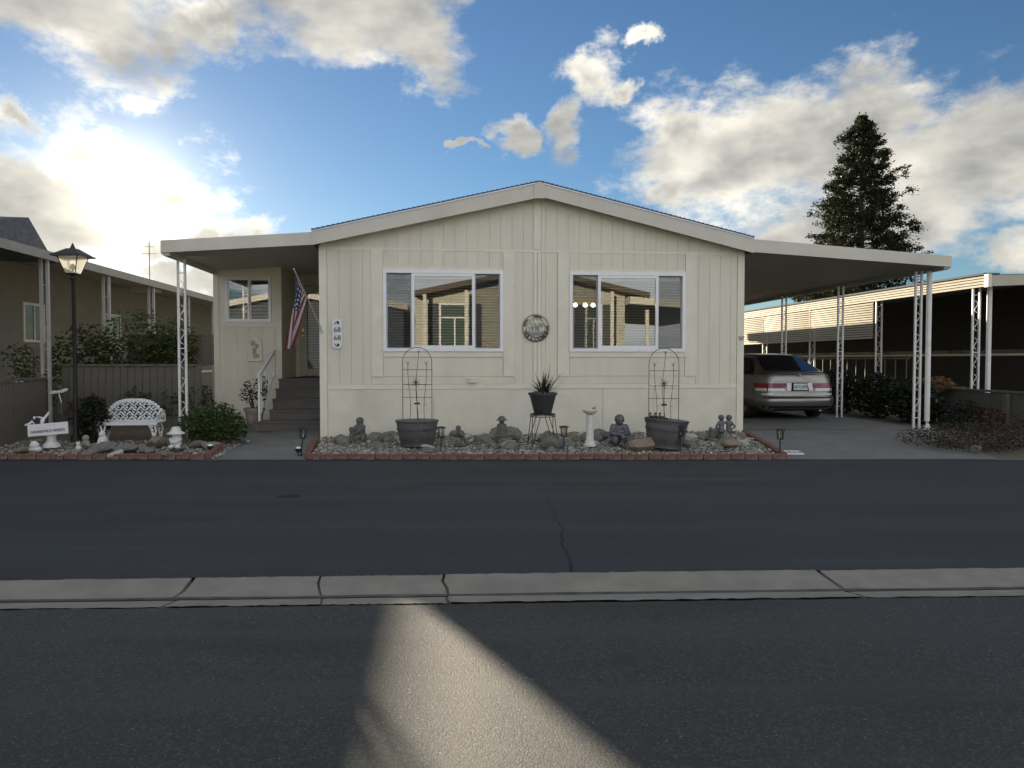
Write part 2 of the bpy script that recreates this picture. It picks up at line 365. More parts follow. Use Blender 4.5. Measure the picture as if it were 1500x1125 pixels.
def wiggle(a, b, n, amp):
    a, b = Vector(a), Vector(b); out = []
    for i in range(n + 1):
        p = a.lerp(b, i / n)
        if 0 < i < n: p += Vector((random.uniform(-amp, amp), random.uniform(-amp, amp), 0))
        out.append(p)
    return out
def crack(pts, wd, parent, m=M_CRACK, z=.004):
    mb = MB(); n = len(pts)
    for i, p in enumerate(pts):
        t = (pts[min(i + 1, n - 1)] - pts[max(i - 1, 0)]).normalized(); q = Vector((-t.y, t.x, 0)) * wd * random.uniform(.4, 1) * (1 - .6 * i / n)
        mb.v += [(p.x - q.x, p.y - q.y, z), (p.x + q.x, p.y + q.y, z)]
    for i in range(n - 1): mb.f.append((2 * i, 2 * i + 2, 2 * i + 3, 2 * i + 1))
    return mb.build('crack', m, parent)
crack(wiggle(spot(836, 838), spot(818, 765), 14, .03), .013, road)
crack(wiggle(spot(818, 765), spot(800, 720), 6, .05), .006, road)

gut = MB()
for x in fx: gut.v += [(x, GN(x) - .03, -.016), (x, GN(x) + .03, -.016)]
for i in range(len(fx) - 1): gut.f.append((2 * i, 2 * i + 2, 2 * i + 3, 2 * i + 1))
gutter = tag(gut.build('gutter', M_MOSS), kind='structure')
cuts = [(spot(282, 848).x, spot(235, 890).x), (spot(468, 846).x, spot(472, 884).x), (spot(650, 845).x, spot(658, 882).x), (spot(1195, 834).x, spot(1262, 872).x)]
cuts = [(cuts[0][0] - 2.6 * k - .2 * (k % 2), cuts[0][1] - 2.6 * k - .2 * (k % 2)) for k in range(6, 0, -1)] + cuts + [(cuts[3][0] + 3.1 * k, cuts[3][1] + 3.1 * k) for k in range(1, 6)]
def cutline(c, seed):
    random.seed(seed); pts = []
    for k in range(7):
        t = k / 6; pts.append((c[0] + (c[1] - c[0]) * t + (random.uniform(-.02, .02) if 0 < k < 6 else 0)))
    return pts
prof = [(0, .003), (.2, -.004), (.42, -.014), (.60, -.026), (.66, -.026), (.82, -.012), (1, .002)]
for i in range(len(cuts) - 1):
    a, b = cutline(cuts[i], 100 + i), cutline(cuts[i + 1], 101 + i); mb = MB(); GPS = {6: .016, 7: .009, 8: .010, 9: .018}; gp = GPS.get(i, .006)
    gb = GPS.get(i + 1, .006); lift = random.uniform(-.003, .003)
    nseg = 56
    for (t, z), xa, xb in zip(prof, a, b):
        for s_ in range(nseg + 1):
            x = xa + gp + (xb - gb - xa - gp) * s_ / nseg
            yy = GF(x) + (GN(x) - GF(x)) * t
            if t in (0, 1) : yy += random.uniform(-.010, .010)
            mb.v.append((x, yy, z + lift))
    n1_ = nseg + 1
    for r in range(6):
        for s_ in range(nseg): q = r * n1_ + s_; mb.f.append((q, q + n1_, q + n1_ + 1, q + 1))
    for r in range(7):                         # skirt down at both ends
        for s_ in (0, nseg):
            v_ = mb.v[r * n1_ + s_]; mb.v.append((v_[0], v_[1], -.05))
    o0 = 7 * n1_
    for r in range(6):
        mb.f.append((r * n1_, o0 + 2 * r, o0 + 2 * r + 2, (r + 1) * n1_)); mb.f.append((r * n1_ + nseg, (r + 1) * n1_ + nseg, o0 + 2 * r + 3, o0 + 2 * r + 1))
    mb.build('slab', M_GUTC, gutter, smooth=True)
random.seed(11)
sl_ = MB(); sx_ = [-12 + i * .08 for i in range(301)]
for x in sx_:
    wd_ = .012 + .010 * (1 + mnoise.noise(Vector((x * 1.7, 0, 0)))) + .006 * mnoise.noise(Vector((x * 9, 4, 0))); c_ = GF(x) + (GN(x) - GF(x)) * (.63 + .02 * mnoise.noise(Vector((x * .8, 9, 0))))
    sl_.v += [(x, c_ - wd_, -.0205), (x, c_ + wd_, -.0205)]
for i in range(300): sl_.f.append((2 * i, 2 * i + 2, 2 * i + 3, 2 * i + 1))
sl_.build('dark_line', mat('dark_strip', (.075, .07, .07), .9, .35, 9), gutter)  # thin dark strip of uneven width along the low centre of the gutter

# driveway and walkway
def sheet(name, pts, m, dz, nx=10):
    # quads between two polylines (front, back)
    mb = MB(); k = 14
    for i in range(k + 1):
        for j in range(nx + 1):
            f = pts[0].lerp(pts[1], j / nx); b = pts[3].lerp(pts[2], j / nx); p = f.lerp(b, i / k); mb.v.append((p.x, p.y, lot_z(p.x, p.y) + dz))
    for i in range(k):
        for j in range(nx): q = i * (nx + 1) + j; mb.f.append((q, q + 1, q + nx + 2, q + nx + 1))
    return tag(mb.build(name, m), kind='structure')
dr_f = [spot(1146, 673.5), spot(1462, 673.5)]
sheet('driveway', [dr_f[0], dr_f[1], L(9.25, 13.0), L(5.35, 13.0)], M_CONC, .006)
sheet('driveway', [L(5.35, 13.0), L(9.25, 13.0), L(9.35, 30), L(5.4, 30)], M_CONC, .006)
sheet('walkway', [spot(312, 674), spot(446, 674), L(-2.08, 14.4), L(-3.75, 14.4)], M_CONC, .006)
d0 = MB().box(-.004, .004, 0, 1, 0, .001)

# ================================================================== the home
HX, HY = 1.735, 13.05
house = lot_thing('mobile_home', 'cream double-wide mobile home with low gable, two white windows, porch awning and carport', 'house', HX, HY, 0)
XL, XR = -2.05, 5.52
FY = 12.80
def eave(x): return 4.56 - .2326 * abs(x - 1.73)     # top of the roof line at the gable
W1 = (-.971, 1.122, 1.645, 3.064); W2 = (2.305, 4.427, 1.645, 3.064)
# shell: front wall around the two window openings
mb = MB(); zb = .02
for (a, b, c, d) in [(XL + .02, W1[0] + .02, zb, 3.5), (W1[1] - .02, W2[0] + .02, zb, 3.5), (W2[1] - .02, XR - .02, zb, 3.5)]:
    mb.box(a, b, HY + .012, HY + .12, c, d)
for W in (W1, W2):
    mb.box(W[0] + .02, W[1] - .02, HY + .012, HY + .12, zb, W[2] + .02); mb.box(W[0] + .02, W[1] - .02, HY + .012, HY + .12, W[3] - .02, 3.5)
mb.prism([(XL + .02, 3.5), (XR - .02, 3.5), (XR - .02, 3.56), (1.73, 4.44), (XL + .02, 3.56)], HY + .012, HY + .12)
bl(mb, 'wall', M_SIDING, house)
mb = MB().box(XL, XL + .1, HY + .125, 31, .02, 3.5); bl(mb, 'wall', M_SIDING, house)
mb = MB().box(XR - .1, XR, HY + .125, 31, .02, 3.46); bl(mb, 'wall', M_SIDING, house)
mb = MB().box(XL + .1, XR - .1, 30.9, 31, .02, 3.5); bl(mb, 'wall', M_SIDING, house)
mb = MB().box(XL + .12, XR - .12, HY + .13, 30.8, 1.0, 1.06); bl(mb, 'floor', M_ROOM, house)
mb = MB().box(XL + .12, XR - .12, HY + .13, 30.8, 3.44, 3.49); bl(mb, 'ceiling', M_ROOM, house)
mb = MB().box(XL + .12, 1.8, 17.3, 17.4, 1.07, 3.43).box(1.9, XR - .12, 17.9, 18.0, 1.07, 3.43).box(1.8, 1.9, HY + .14, 18.0, 1.07, 3.43); bl(mb, 'partition', M_ROOM, house)
# siding boards
bw = .2; gap = .0045
def boards(x0, x1, z0, z1):
    x = XL + .13
    while x < XR - .13:
        a, b = max(x, x0), min(x + bw, x1)
        if b - a > .03:
            za = z0(a, b) if callable(z0) else z0
            p = MB()
            if callable(z1): p.prism([(a + gap / 2, za), (b - gap / 2, za), (b - gap / 2, z1(b - gap / 2)), (a + gap / 2, z1(a + gap / 2))] if not (a < 1.73 < b) else
                                     [(a + gap / 2, za), (b - gap / 2, za), (b - gap / 2, z1(b)), (1.73, z1(1.73)), (a + gap / 2, z1(a))], HY, HY + .011)
            else: p.box(a + gap / 2, b - gap / 2, HY, HY + .011, za, z1)
            bl(p, 'siding_board', M_SIDING, house)
        x += bw
TZ = 3.40
boards(XL + .12, 1.655, TZ + .05, lambda x: eave(x) - .13); boards(1.80, XR - .12, TZ + .05, lambda x: eave(x) - .13)
TW = .205
boards(XL + .12, W1[0] - TW, 1.07, TZ); boards(W1[1] + TW, 1.655, 1.07, TZ); boards(1.80, W2[0] - TW, 1.07, TZ); boards(W2[1] + TW, XR - .12, 1.07, TZ)
for W in (W1, W2):
    boards(W[0], W[1], W[3] + .045, TZ)
    P = MB().box(W[0] + .004, W[1] - .004, HY - .002, HY + .011, 1.21, 1.545); bl(P, 'siding_board', M_SIDING, house)
    P = MB().box(W[0] - TW + .004, W[1] + TW - .004, HY, HY + .011, 1.075, 1.20); bl(P, 'siding_board', M_SIDING, house)
    for a, b in ((W[0] - TW, W[0] - .003), (W[1] + .003, W[1] + TW)):
        bl(MB().box(a, b, HY - .016, HY + .011, 1.206, TZ - .002), 'trim_board', M_TRIM, house)
    bl(MB().box(W[0], W[1], HY - .016, HY + .011, 1.55, W[2] - .003), 'trim_board', M_TRIM, house)
    bl(MB().box(W[0], W[1], HY - .016, HY + .011, W[3] + .003, W[3] + .042), 'trim_board', M_TRIM, house)
bl(MB().box(XL + .12, XR - .12, HY - .006, HY + .011, TZ, TZ + .048), 'trim_board', M_TRIM, house)
for a in (1.66, 1.732): bl(MB().box(a, a + .064, HY - .012, HY + .011, 1.07, TZ - .002), 'trim_board', M_TRIM, house)
bl(MB().box(1.66, 1.796, HY - .012, HY + .011, TZ + .05, 4.40), 'trim_board', M_TRIM, house)
bl(MB().box(XL + .12, XR - .12, HY - .010, HY + .011, .985, 1.068), 'trim_board', M_TRIM, house)
for a, b in ((XL - .01, XL + .115), (XR - .115, XR + .01)): bl(MB().box(a, b, HY - .014, HY + .14, .03, 3.47), 'corner_trim', M_TRIM, house)
sk = [XL + .12, -.1, 1.7, 2.92, 3.86, XR - .12]
for a, b in zip(sk, sk[1:]): bl(MB().box(a + .004, b - .004, HY - .002, HY + .011, .06, .98), 'skirting_panel', M_SKIRT, house)

# roof
RZ = lambda x, d: eave(x) + d
for s_ in (-1, 1):
    e = 1.73 + s_ * 3.87
    lo, hi = (e, 1.73) if s_ < 0 else (1.73, e)
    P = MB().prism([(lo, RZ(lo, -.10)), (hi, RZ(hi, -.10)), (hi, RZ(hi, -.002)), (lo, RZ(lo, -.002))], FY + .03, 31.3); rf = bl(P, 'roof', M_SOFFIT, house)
    P = MB().prism([(lo, RZ(lo, -.225)), (hi, RZ(hi, -.25 if s_ else 0)), (hi, RZ(hi, -.006)), (lo, RZ(lo, -.006))], FY, FY + .028); bl(P, 'fascia', M_FASCIA, house)
    P = MB().prism([(lo, RZ(lo, -.004)), (hi, RZ(hi, -.004)), (hi, RZ(hi, .022)), (lo, RZ(lo, .022))], FY - .012, FY + .05); bl(P, 'drip_edge', M_DRIP, house)
    for k in range(46):                       # shingle courses from eave to ridge, long strips
        t0, t1 = k / 46, (k + 1) / 46
        xa, xb = (lo + (hi - lo) * t0, lo + (hi - lo) * t1)
        P = MB().prism([(xa, RZ(xa, .023)), (xb, RZ(xb, .023)), (xb, RZ(xb, .036 + (.012 if s_ > 0 else 0))), (xa, RZ(xa, .036 + (.012 if s_ < 0 else 0)))], FY - .025, 31.35)
        bl(P, 'shingle_course', M_SHINGLE, house, par=None)
bl(MB().prism([(1.64, eave(1.64) - .245), (1.82, eave(1.82) - .245), (1.82, eave(1.82) + .03), (1.73, eave(1.73) + .035), (1.64, eave(1.64) + .03)], FY - .016, FY - .002), 'ridge_block', M_FASCIA, house)

# porch awning (left) and carport awning (right)
def awning(x0, x1, ztop0, ztop1, zb0, zb1, y1, ms, npan):
    lo, hi = min(x0, x1), max(x0, x1)
    zt = lambda x: ztop0 + (ztop1 - ztop0) * (x - x0) / (x1 - x0); zb_ = lambda x: zb0 + (zb1 - zb0) * (x - x0) / (x1 - x0)
    bl(MB().prism([(lo, zb_(lo)), (hi, zb_(hi)), (hi, zt(hi)), (lo, zt(lo))], FY, FY + .02), 'fascia', M_FASCIA, house)
    bl(MB().prism([(lo, zb_(lo) + .1), (hi, zb_(hi) + .1), (hi, zt(hi) - .01), (lo, zt(lo) - .01)], FY + .022, y1), 'awning_roof', M_FASCIA, house)
    e = x1; s_ = 1 if x1 > x0 else -1
    bl(MB().box(min(e, e - s_ * .025), max(e, e - s_ * .025), FY + .021, y1, zb1 - .02, zt(e) - .002), 'side_fascia', M_FASCIA, house)
    bl(MB().box(min(e - s_ * .03, e - s_ * .13), max(e - s_ * .03, e - s_ * .13), FY + .023, y1, zb1 - .045, zb1 + .03), 'rain_gutter', ms, house)
    n = npan; st = (y1 - FY - .03) / n; base = None
    xa, xb = (x0 + s_ * .02, x1 - s_ * .14)
    for k in range(n):
        if base is None:
            P = MB(); za, zc = zb_(xa), zb_(xb)
            sec = [(0, 0.06), (.02, .0), (st * .42, .0), (st * .5, .014), (st * .58, .0), (st - .02, .0), (st, .06)]
            for dy, dz in sec: P.v += [(xa, FY + .026 + dy, za + dz + .02), (xb, FY + .026 + dy, zc + dz + .02)]
            for i in range(len(sec) - 1): P.f.append((2 * i, 2 * i + 1, 2 * i + 3, 2 * i + 2))
            base = bl(P, 'roof_pan', ms, house)
        else:
            c = base.copy(); col.objects.link(c); c.location.y += k * st
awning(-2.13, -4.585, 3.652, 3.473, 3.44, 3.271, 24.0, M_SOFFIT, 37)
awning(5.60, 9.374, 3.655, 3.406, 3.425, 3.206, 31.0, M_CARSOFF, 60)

def scroll(x, z0, z1, n, y):                 # S-scrolls between the two tubes of a post
    mb = MB(); hgt = (z1 - z0) / n
    for k in range(n):
        c = z0 + hgt * (k + .5); pts = []
        for i in range(25):
            t = i / 24 * 2 - 1; a = abs(t)
            rr = .036 * (1 if a < .45 else max(.2, 1 - (a - .45) * 1.5)); th = t * 4.6
            pts.append((x + math.sin(th) * rr * (1 if t > 0 else 1), y, c + math.copysign(min(a, .6), t) * hgt * .55 + (math.copysign(1, t) * (math.cos(th) * rr * .9 if a > .45 else 0))))
        mb.tube(pts, .0075, 4)
    return mb
def scroll_post(root, x, y, z1, w_=.115, down=False):
    z0 = lot_z(0, y * .995) + .002
    P = MB().box(x - w_ / 2 - .018, x - w_ / 2 + .018, y - .018, y + .018, z0, z1).box(x + w_ / 2 - .018, x + w_ / 2 + .018, y - .018, y + .018, z0, z1)
    for z in (z0 + .25, (z0 + z1) / 2, z1 - .25): P.box(x - w_ / 2 + .019, x + w_ / 2 - .019, y - .008, y + .008, z, z + .016)
    po = bl(P, 'post', M_METALW, root)
    bl(scroll(x, z0 + .3, z1 - .3, 6, y), 'scrollwork', M_METALW, root, par=po)
    return po
for k in range(6): scroll_post(house, 9.10 + (.0 if k else -.02), 13.3 + 2.78 * k, 3.18)
for k in range(4): scroll_post(house, -4.44, 13.35 + 3.0 * k, 3.245)
P = MB().tube([(9.24, 13.22, 3.17), (9.24, 13.22, .34), (9.235, 13.2, .25), (9.19, 13.12, .20), (9.10, 13.08, .19)], .048, 8); bl(P, 'downspout', M_METALW, house, smooth=True)

# windows
def screen_mat():
    m = bpy.data.materials.new('insect_screen'); m.use_nodes = True; t = NT(m.node_tree)
    d = t.n('ShaderNodeBsdfDiffuse', None, Color=(.055, .06, .065, 1)); tr = t.n('ShaderNodeBsdfTransparent')
    t.n('ShaderNodeOutputMaterial', None, Surface=t.n('ShaderNodeMixShader', None, i0=.17, i1=tr, i2=d)); return m
M_SCREEN = screen_mat()
def ring(mb, x0, x1, z0, z1, y0, y1, wd):
    mb.box(x0, x1, y0, y1, z0, z0 + wd).box(x0, x1, y0, y1, z1 - wd, z1).box(x0, x0 + wd, y0, y1, z0 + wd, z1 - wd).box(x1 - wd, x1, y0, y1, z0 + wd, z1 - wd); return mb
def slats(root, par, x0, x1, z0, z1, y, pitch=.049, tilt=.25, depth=.042):
    n = int((z1 - z0) / pitch); base = None; c, s_ = math.cos(tilt) * depth / 2, math.sin(tilt) * depth / 2
    for k in range(n):
        if base is None:
            P = MB().hexa([(x0, y - c, z0 - s_), (x1, y - c, z0 - s_), (x1, y + c, z0 + s_), (x0, y + c, z0 + s_), (x0, y - c, z0 - s_ + .003), (x1, y - c, z0 - s_ + .003), (x1, y + c, z0 + s_ + .003), (x0, y + c, z0 + s_ + .003)])
            base = bl(P, 'blind_slat', M_BLIND, root, par=par)
        else:
            o = base.copy(); col.objects.link(o); o.location.z += k * pitch
def front_window(W, c0, c1):
    x0, x1, z0, z1 = W
    fr = bl(ring(MB(), x0, x1, z0, z1, HY - .035, HY + .10, .055), 'window', M_VINYL, house)
    bl(ring(MB(), c0, c1, z0 + .056, z1 - .056, HY - .028, HY + .012, .05), 'sash', M_VINYL, house, par=fr)
    bl(MB().box(c0 + .051, c1 - .051, HY - .004, HY - .001, z0 + .107, z1 - .107), 'pane', M_GLASS, house, par=fr)
    for a, b in ((x0 + .056, c0 - .001), (c1 + .001, x1 - .056)):
        bl(ring(MB(), a, b, z0 + .056, z1 - .056, HY + .022, HY + .05, .02), 'sash', mat('grey_sash', (.42, .43, .43), .5), house, par=fr)
        bl(MB().box(a + .021, b - .021, HY + .034, HY + .037, z0 + .077, z1 - .077), 'pane', M_GLASS, house, par=fr)
        bl(MB().box(a + .021, b - .021, HY + .010, HY + .011, z0 + .06, z1 - .06), 'insect_screen', M_SCREEN, house, par=fr)
    bl(MB().box(x0 + .056, x1 - .056, HY + .105, HY + .15, z1 - .14, z1 - .02), 'blind_head', M_BLIND, house, par=fr)
    slats(house, fr, x0 + .03, x1 - .03, z0 + .06, z1 - .15, HY + .085)
front_window(W1, -.483, .622)
front_window(W2, 2.82, 3.925)

# the enclosed porch room, its window, the recessed door
RX0, RX1, RY = -4.53, -3.21, 15.5
PW = (-4.30, -3.40, 2.265, 3.18)
mb = MB()
mb.box(RX0, PW[0] + .02, RY, RY + .1, .1, 3.4).box(PW[1] - .02, RX1, RY, RY + .1, .1, 3.4).box(PW[0] + .02, PW[1] - .02, RY, RY + .1, .1, PW[2] + .02).box(PW[0] + .02, PW[1] - .02, RY, RY + .1, PW[3] - .02, 3.4)
bl(mb, 'porch_wall', M_SIDING, house)
bl(MB().box(RX0, RX0 + .1, RY + .102, 24, .1, 3.38), 'porch_wall', M_SIDING, house)
bl(MB().box(RX1 - .1, RX1, RY + .102, 17.0, .1, 3.44), 'porch_wall', M_SIDING, house)
bl(MB().box(RX0 + .12, XL - .02, 19.6, 19.7, .2, 3.4), 'porch_wall', M_ROOM, house)
for a, b, c, d in ((RX0 - .01, RX0 + .09, .1, 3.39), (RX1 - .09, RX1 + .01, .1, 3.43)): bl(MB().box(a, b, RY - .014, RY - .001, c, d), 'trim_board', M_TRIM, house)
bl(MB().box(RX0 + .092, RX1 - .092, RY - .012, RY - .001, 1.04, 1.11), 'trim_board', M_TRIM, house)
bl(ring(MB(), PW[0] - .10, PW[1] + .10, PW[2] - .10, PW[3] + .10, RY - .018, RY - .002, .095), 'trim_board', M_TRIM, house)
for xx in (-4.2, -3.95, -3.7, -3.45): bl(MB().box(xx - .112, xx + .112, RY - .008, RY - .001, 1.115, 2.15), 'siding_board', M_SIDING, house)
fr = bl(ring(MB(), *PW, RY - .03, RY + .07, .04), 'window', M_VINYL, house)
xm = (PW[0] + PW[1]) / 2
for a, b, dy in ((PW[0] + .041, xm + .015, 0), (xm + .017, PW[1] - .041, .03)):
    bl(ring(MB(), a, b, PW[2] + .041, PW[3] - .041, RY - .015 + dy, RY + .01 + dy, .026), 'sash', M_VINYL, house, par=fr)
    bl(MB().box(a + .027, b - .027, RY - .004 + dy, RY - .001 + dy, PW[2] + .068, PW[3] - .068), 'pane', M_GLASS, house, par=fr)
slats(house, fr, PW[0] + .02, PW[1] - .02, PW[2] + .05, PW[3] - .06, RY + .09, .07, .75, .06)
DY = 17.0
mb = MB().box(RX1 + .002, -3.12, DY, DY + .1, 1.1, 3.42).box(-3.12, -2.18, DY, DY + .1, 3.17, 3.42).box(-2.18, XL - .02, DY, DY + .1, 1.1, 3.42)
bl(mb, 'porch_wall', M_SIDING, house)
door = bl(ring(MB(), -3.115, -2.185, 1.135, 3.165, DY + .01, DY + .055, .16), 'door', mat('door_paint', (.52, .50, .43), .5, .05), house)
bl(MB().box(-2.954, -2.346, DY + .025, DY + .028, 1.30, 3.0), 'pane', M_GLASS, house, par=door)
bl(MB().ell((-3.05, DY - .035, 2.1), (.03, .03, .03)).box(-3.08, -3.02, DY - .004, DY + .009, 2.02, 2.2), 'door_handle', mat('brass', (.6, .45, .2), .3, metal=1), house, par=door, smooth=True)
slats(house, door, -2.96, -2.34, 1.33, 2.98, DY + .075, .06, .35)

# front steps and handrail
steps = lot_thing('porch_steps', 'grey painted wooden porch steps climbing to the recessed front door', 'steps', -2.65, 14.1, .15)
ns = 5; rise = (1.12 - .17) / ns
for k in range(ns):
    y0 = 14.1 + .28 * k; z1 = .17 + rise * (k + 1); xa = -3.45 if k == 0 else -3.22
    yb = 16.95 if k == ns - 1 else y0 + .295
    bl(MB().box(xa, XL - .03, y0 - .02, yb, z1 - .035, z1), 'tread', M_DECK, steps)
    bl(MB().box(xa + .01, XL - .035, y0, y0 + .02, z1 - rise - .0 + .002, z1 - .036), 'riser', M_DECK, steps)
bl(MB().prism([(0, 0)] * 0 or [(-3.19, .16), (-3.165, .16), (-3.165, .3), (-3.19, .3)], 14.42, 16.9), 'stringer', M_DECK, steps)
rail = lot_thing('handrail', 'white metal stair handrail with slim balusters beside the porch steps', 'handrail', -3.32, 14.05, .15)
rz0 = lambda y: 1.19 + (y - 14.05) * .36
zb0 = lambda y: .44 + (y - 14.1) * .62
P = MB().box(-3.345, -3.305, 14.06, 14.10, .362, rz0(14.08) + .02); bl(P, 'post', M_METALW, rail)
P = MB().box(-3.345, -3.305, 15.28, 15.32, 1.122, rz0(15.3) + .02); bl(P, 'post', M_METALW, rail)
P = MB().hexa([(-3.352, 14.0, rz0(14.0)), (-3.298, 14.0, rz0(14.0)), (-3.298, 15.4, rz0(15.4)), (-3.352, 15.4, rz0(15.4)), (-3.352, 14.0, rz0(14.0) + .045), (-3.298, 14.0, rz0(14.0) + .045), (-3.298, 15.4, rz0(15.4) + .045), (-3.352, 15.4, rz0(15.4) + .045)]); bl(P, 'top_rail', M_METALW, rail)
P = MB().hexa([(-3.34, 14.1, zb0(14.1)), (-3.31, 14.1, zb0(14.1)), (-3.31, 15.28, zb0(15.28)), (-3.34, 15.28, zb0(15.28)), (-3.34, 14.1, zb0(14.1) + .03), (-3.31, 14.1, zb0(14.1) + .03), (-3.31, 15.28, zb0(15.28) + .03), (-3.34, 15.28, zb0(15.28) + .03)]); bl(P, 'bottom_rail', M_METALW, rail)
for k in range(7):
    y = 14.24 + .15 * k; bl(MB().box(-3.338, -3.312, y - .013, y + .013, zb0(y) + .025, rz0(y) + .002), 'baluster', M_METALW, rail)

# lamp inside the right-hand room
ch = lot_thing('ceiling_lamp', 'lit three-bulb lamp seen inside the window beside the carport', 'lamp', 3.08, 15.6, 2.55)
bl(MB().tube([(3.08, 15.6, 2.72), (3.08, 15.6, 3.43)], .012, 6), 'rod', mat('dull_brass', (.3, .22, .12), .4, metal=.8), ch)
bl(MB().tube([(2.88, 15.6, 2.72), (3.28, 15.6, 2.72)], .014, 6), 'arm', MATS['dull_brass'], ch)
M_BULB = emit('lit_bulb', (1, .74, .42), 7)
for x in (2.88, 3.10, 3.27): bl(MB().ell((x, 15.6 - .02 * (x < 3), 2.665), (.05, .05, .042)), 'bulb', M_BULB, ch, smooth=True)

# small things fixed to the wall
def wall_plaque(x, z): pass
pl = lot_thing('address_plaque', 'narrow white house-number plaque with rounded foot on the corner trim by the porch', 'plaque', -1.755, HY, 1.95)
poly = [(-.085, .25), (-.085, -.20)] + [(math.sin(R(a)) * .085, -.20 - math.cos(R(a)) * .06) for a in range(-75, 90, 25)] + [(.085, -.20), (.085, .25)]
MB().prism(poly, -.03, -.0165).build('board', M_WOODP, pl)
for z, t_ in ((.065, '68'), (-.075, '68')): letters(t_, .125, M_TXT, pl, (0, -.032, z), (R(90), 0, 0))
for z, fl in ((.185, 1), (-.19, -1)):
    MB().tube([(-.05, -.033, z - .02 * fl), (-.02, -.033, z + .015 * fl), (.01, -.033, z + .03 * fl), (.035, -.033, z + .01 * fl), (.02, -.033, z - .015 * fl), (.0, -.033, z)], .006, 5).ell((.012, -.033, z), (.018, .004, .022)).build('ornament', M_TXT, pl)
bl_v = lot_thing('wall_vent', 'small white wall vent below the window with the trellis', 'vent', .58, HY, 1.10)
MB().box(-.07, .07, -.06, -.017, .0, .075).box(-.08, .08, -.072, -.061, .06, .085).build('hood', M_TRIM, bl_v)

wl = lot_thing('welcome_sign', 'round dark metal welcome sign with leaf sprays hanging between the two windows', 'sign', 1.70, HY, 1.80)
C = 0.26; RR = .238
def arc(r, a0, a1, n, y=-.03): return [(math.sin(R(a0 + (a1 - a0) * i / n)) * r, y, C + math.cos(R(a0 + (a1 - a0) * i / n)) * r) for i in range(n + 1)]
MB().tube(arc(RR, 0, 360, 48), .006, 5).tube(arc(RR * .70, 0, 360, 36), .004, 5).build('rim', M_BLACK, wl)
MB().tube(arc(RR - .004, 118, 242, 24), .008, 5).build('rim', M_BLACK, wl)
for i, ch_ in enumerate('WELCOME'):
    a = R(245 - i * 130 / 6); o = letters(ch_, .086, M_BLACK, wl, (math.sin(a) * RR * .845, -.03, C + math.cos(a) * RR * .845), (R(90), 0, 0), depth=.004, bold=.003)
    o.rotation_euler = (R(90), 0, 0); o.rotation_euler.rotate_axis('Z', math.pi - a)
P = MB(); random.seed(5)
for a0 in (10, -62, 96):
    for k in range(-2, 3):
        a = R(a0 + k * 8); P.ell((math.sin(a) * RR * .87, -.028, C + math.cos(a) * RR * .87), (.012, .003, .024), Matrix.Rotation(a + R(70 + 25 * k), 3, 'Y').to_quaternion(), 8, 5)
P.build('leaf_spray', M_BLACK, wl)
P = MB()
for k in range(46):
    x = random.uniform(-1, 1); z = random.uniform(-1, .55) 
    if x * x + z * z < .92:
        P.ell((x * RR * .68, -.026, C + z * RR * .66), (random.uniform(.007, .014), .003, random.uniform(.018, .04)), Matrix.Rotation(random.uniform(-.7, .7), 3, 'Y').to_quaternion(), 6, 5)
P.box(-.1, .1, -.029, -.023, C - .12, C - .07)
P.build('garden_relief', M_RUST, wl)

ap = lot_thing('wall_plaque', 'arched cream relief plaque on the porch wall under its window', 'plaque', -3.74, RY, 1.48)
poly = [(-.14, 0), (.14, 0), (.14, .33), (.09, .46), (0, .55), (-.09, .46), (-.14, .33)]
MB().prism(poly, -.03, -.009).build('board', M_SKIRT, ap)
rim = [(x, -.03, z) for x, z in poly] + [(poly[0][0], -.03, poly[0][1])]
MB().tube(rim, .01, 5).build('rim', M_TRIM, ap)
MB().box(-.035, .035, -.045, -.031, .14, .24).box(-.045, .045, -.048, -.031, .24, .255).box(-.05, .05, -.044, -.031, .11, .125).box(-.012, .012, -.042, -.031, .04, .11).ell((-.03, -.035, .36), (.05, .012, .06)).ell((.05, -.035, .30), (.04, .01, .05)).ell((.05, -.035, .1), (.045, .01, .04)).build('relief', mat('plaque_relief', (.36, .36, .32), .8), ap)

hk = lot_thing('plant_hook', 'curled black plant hook on the house corner by the carport', 'hook', XR + .012, 13.35, 2.0)
MB().tube([(0, 0, -.12), (.004, 0, .1), (.03, -.0, .14), (.09, 0, .15), (.12, 0, .12), (.115, 0, .09)], .009, 6).build('hook', M_BLACK, hk)
ov = lot_thing('wall_ornament', 'small butterfly ornament fixed to the corner trim by the carport', 'ornament', XR - .04, HY - .015, 1.86)
P = MB()
for s_ in (-1, 1): P.ell((s_ * .028, -.008, .05), (.03, .004, .022), Matrix.Rotation(s_ * -.5, 3, 'Y').to_quaternion(), 8, 5).ell((s_ * .022, -.008, .015), (.02, .004, .018), None, 8, 5)
P.ell((0, -.008, .03), (.006, .006, .04), None, 6, 5); P.build('butterfly', mat('butterfly_paint', (.40, .33, .32), .6, .3, 30), ov)

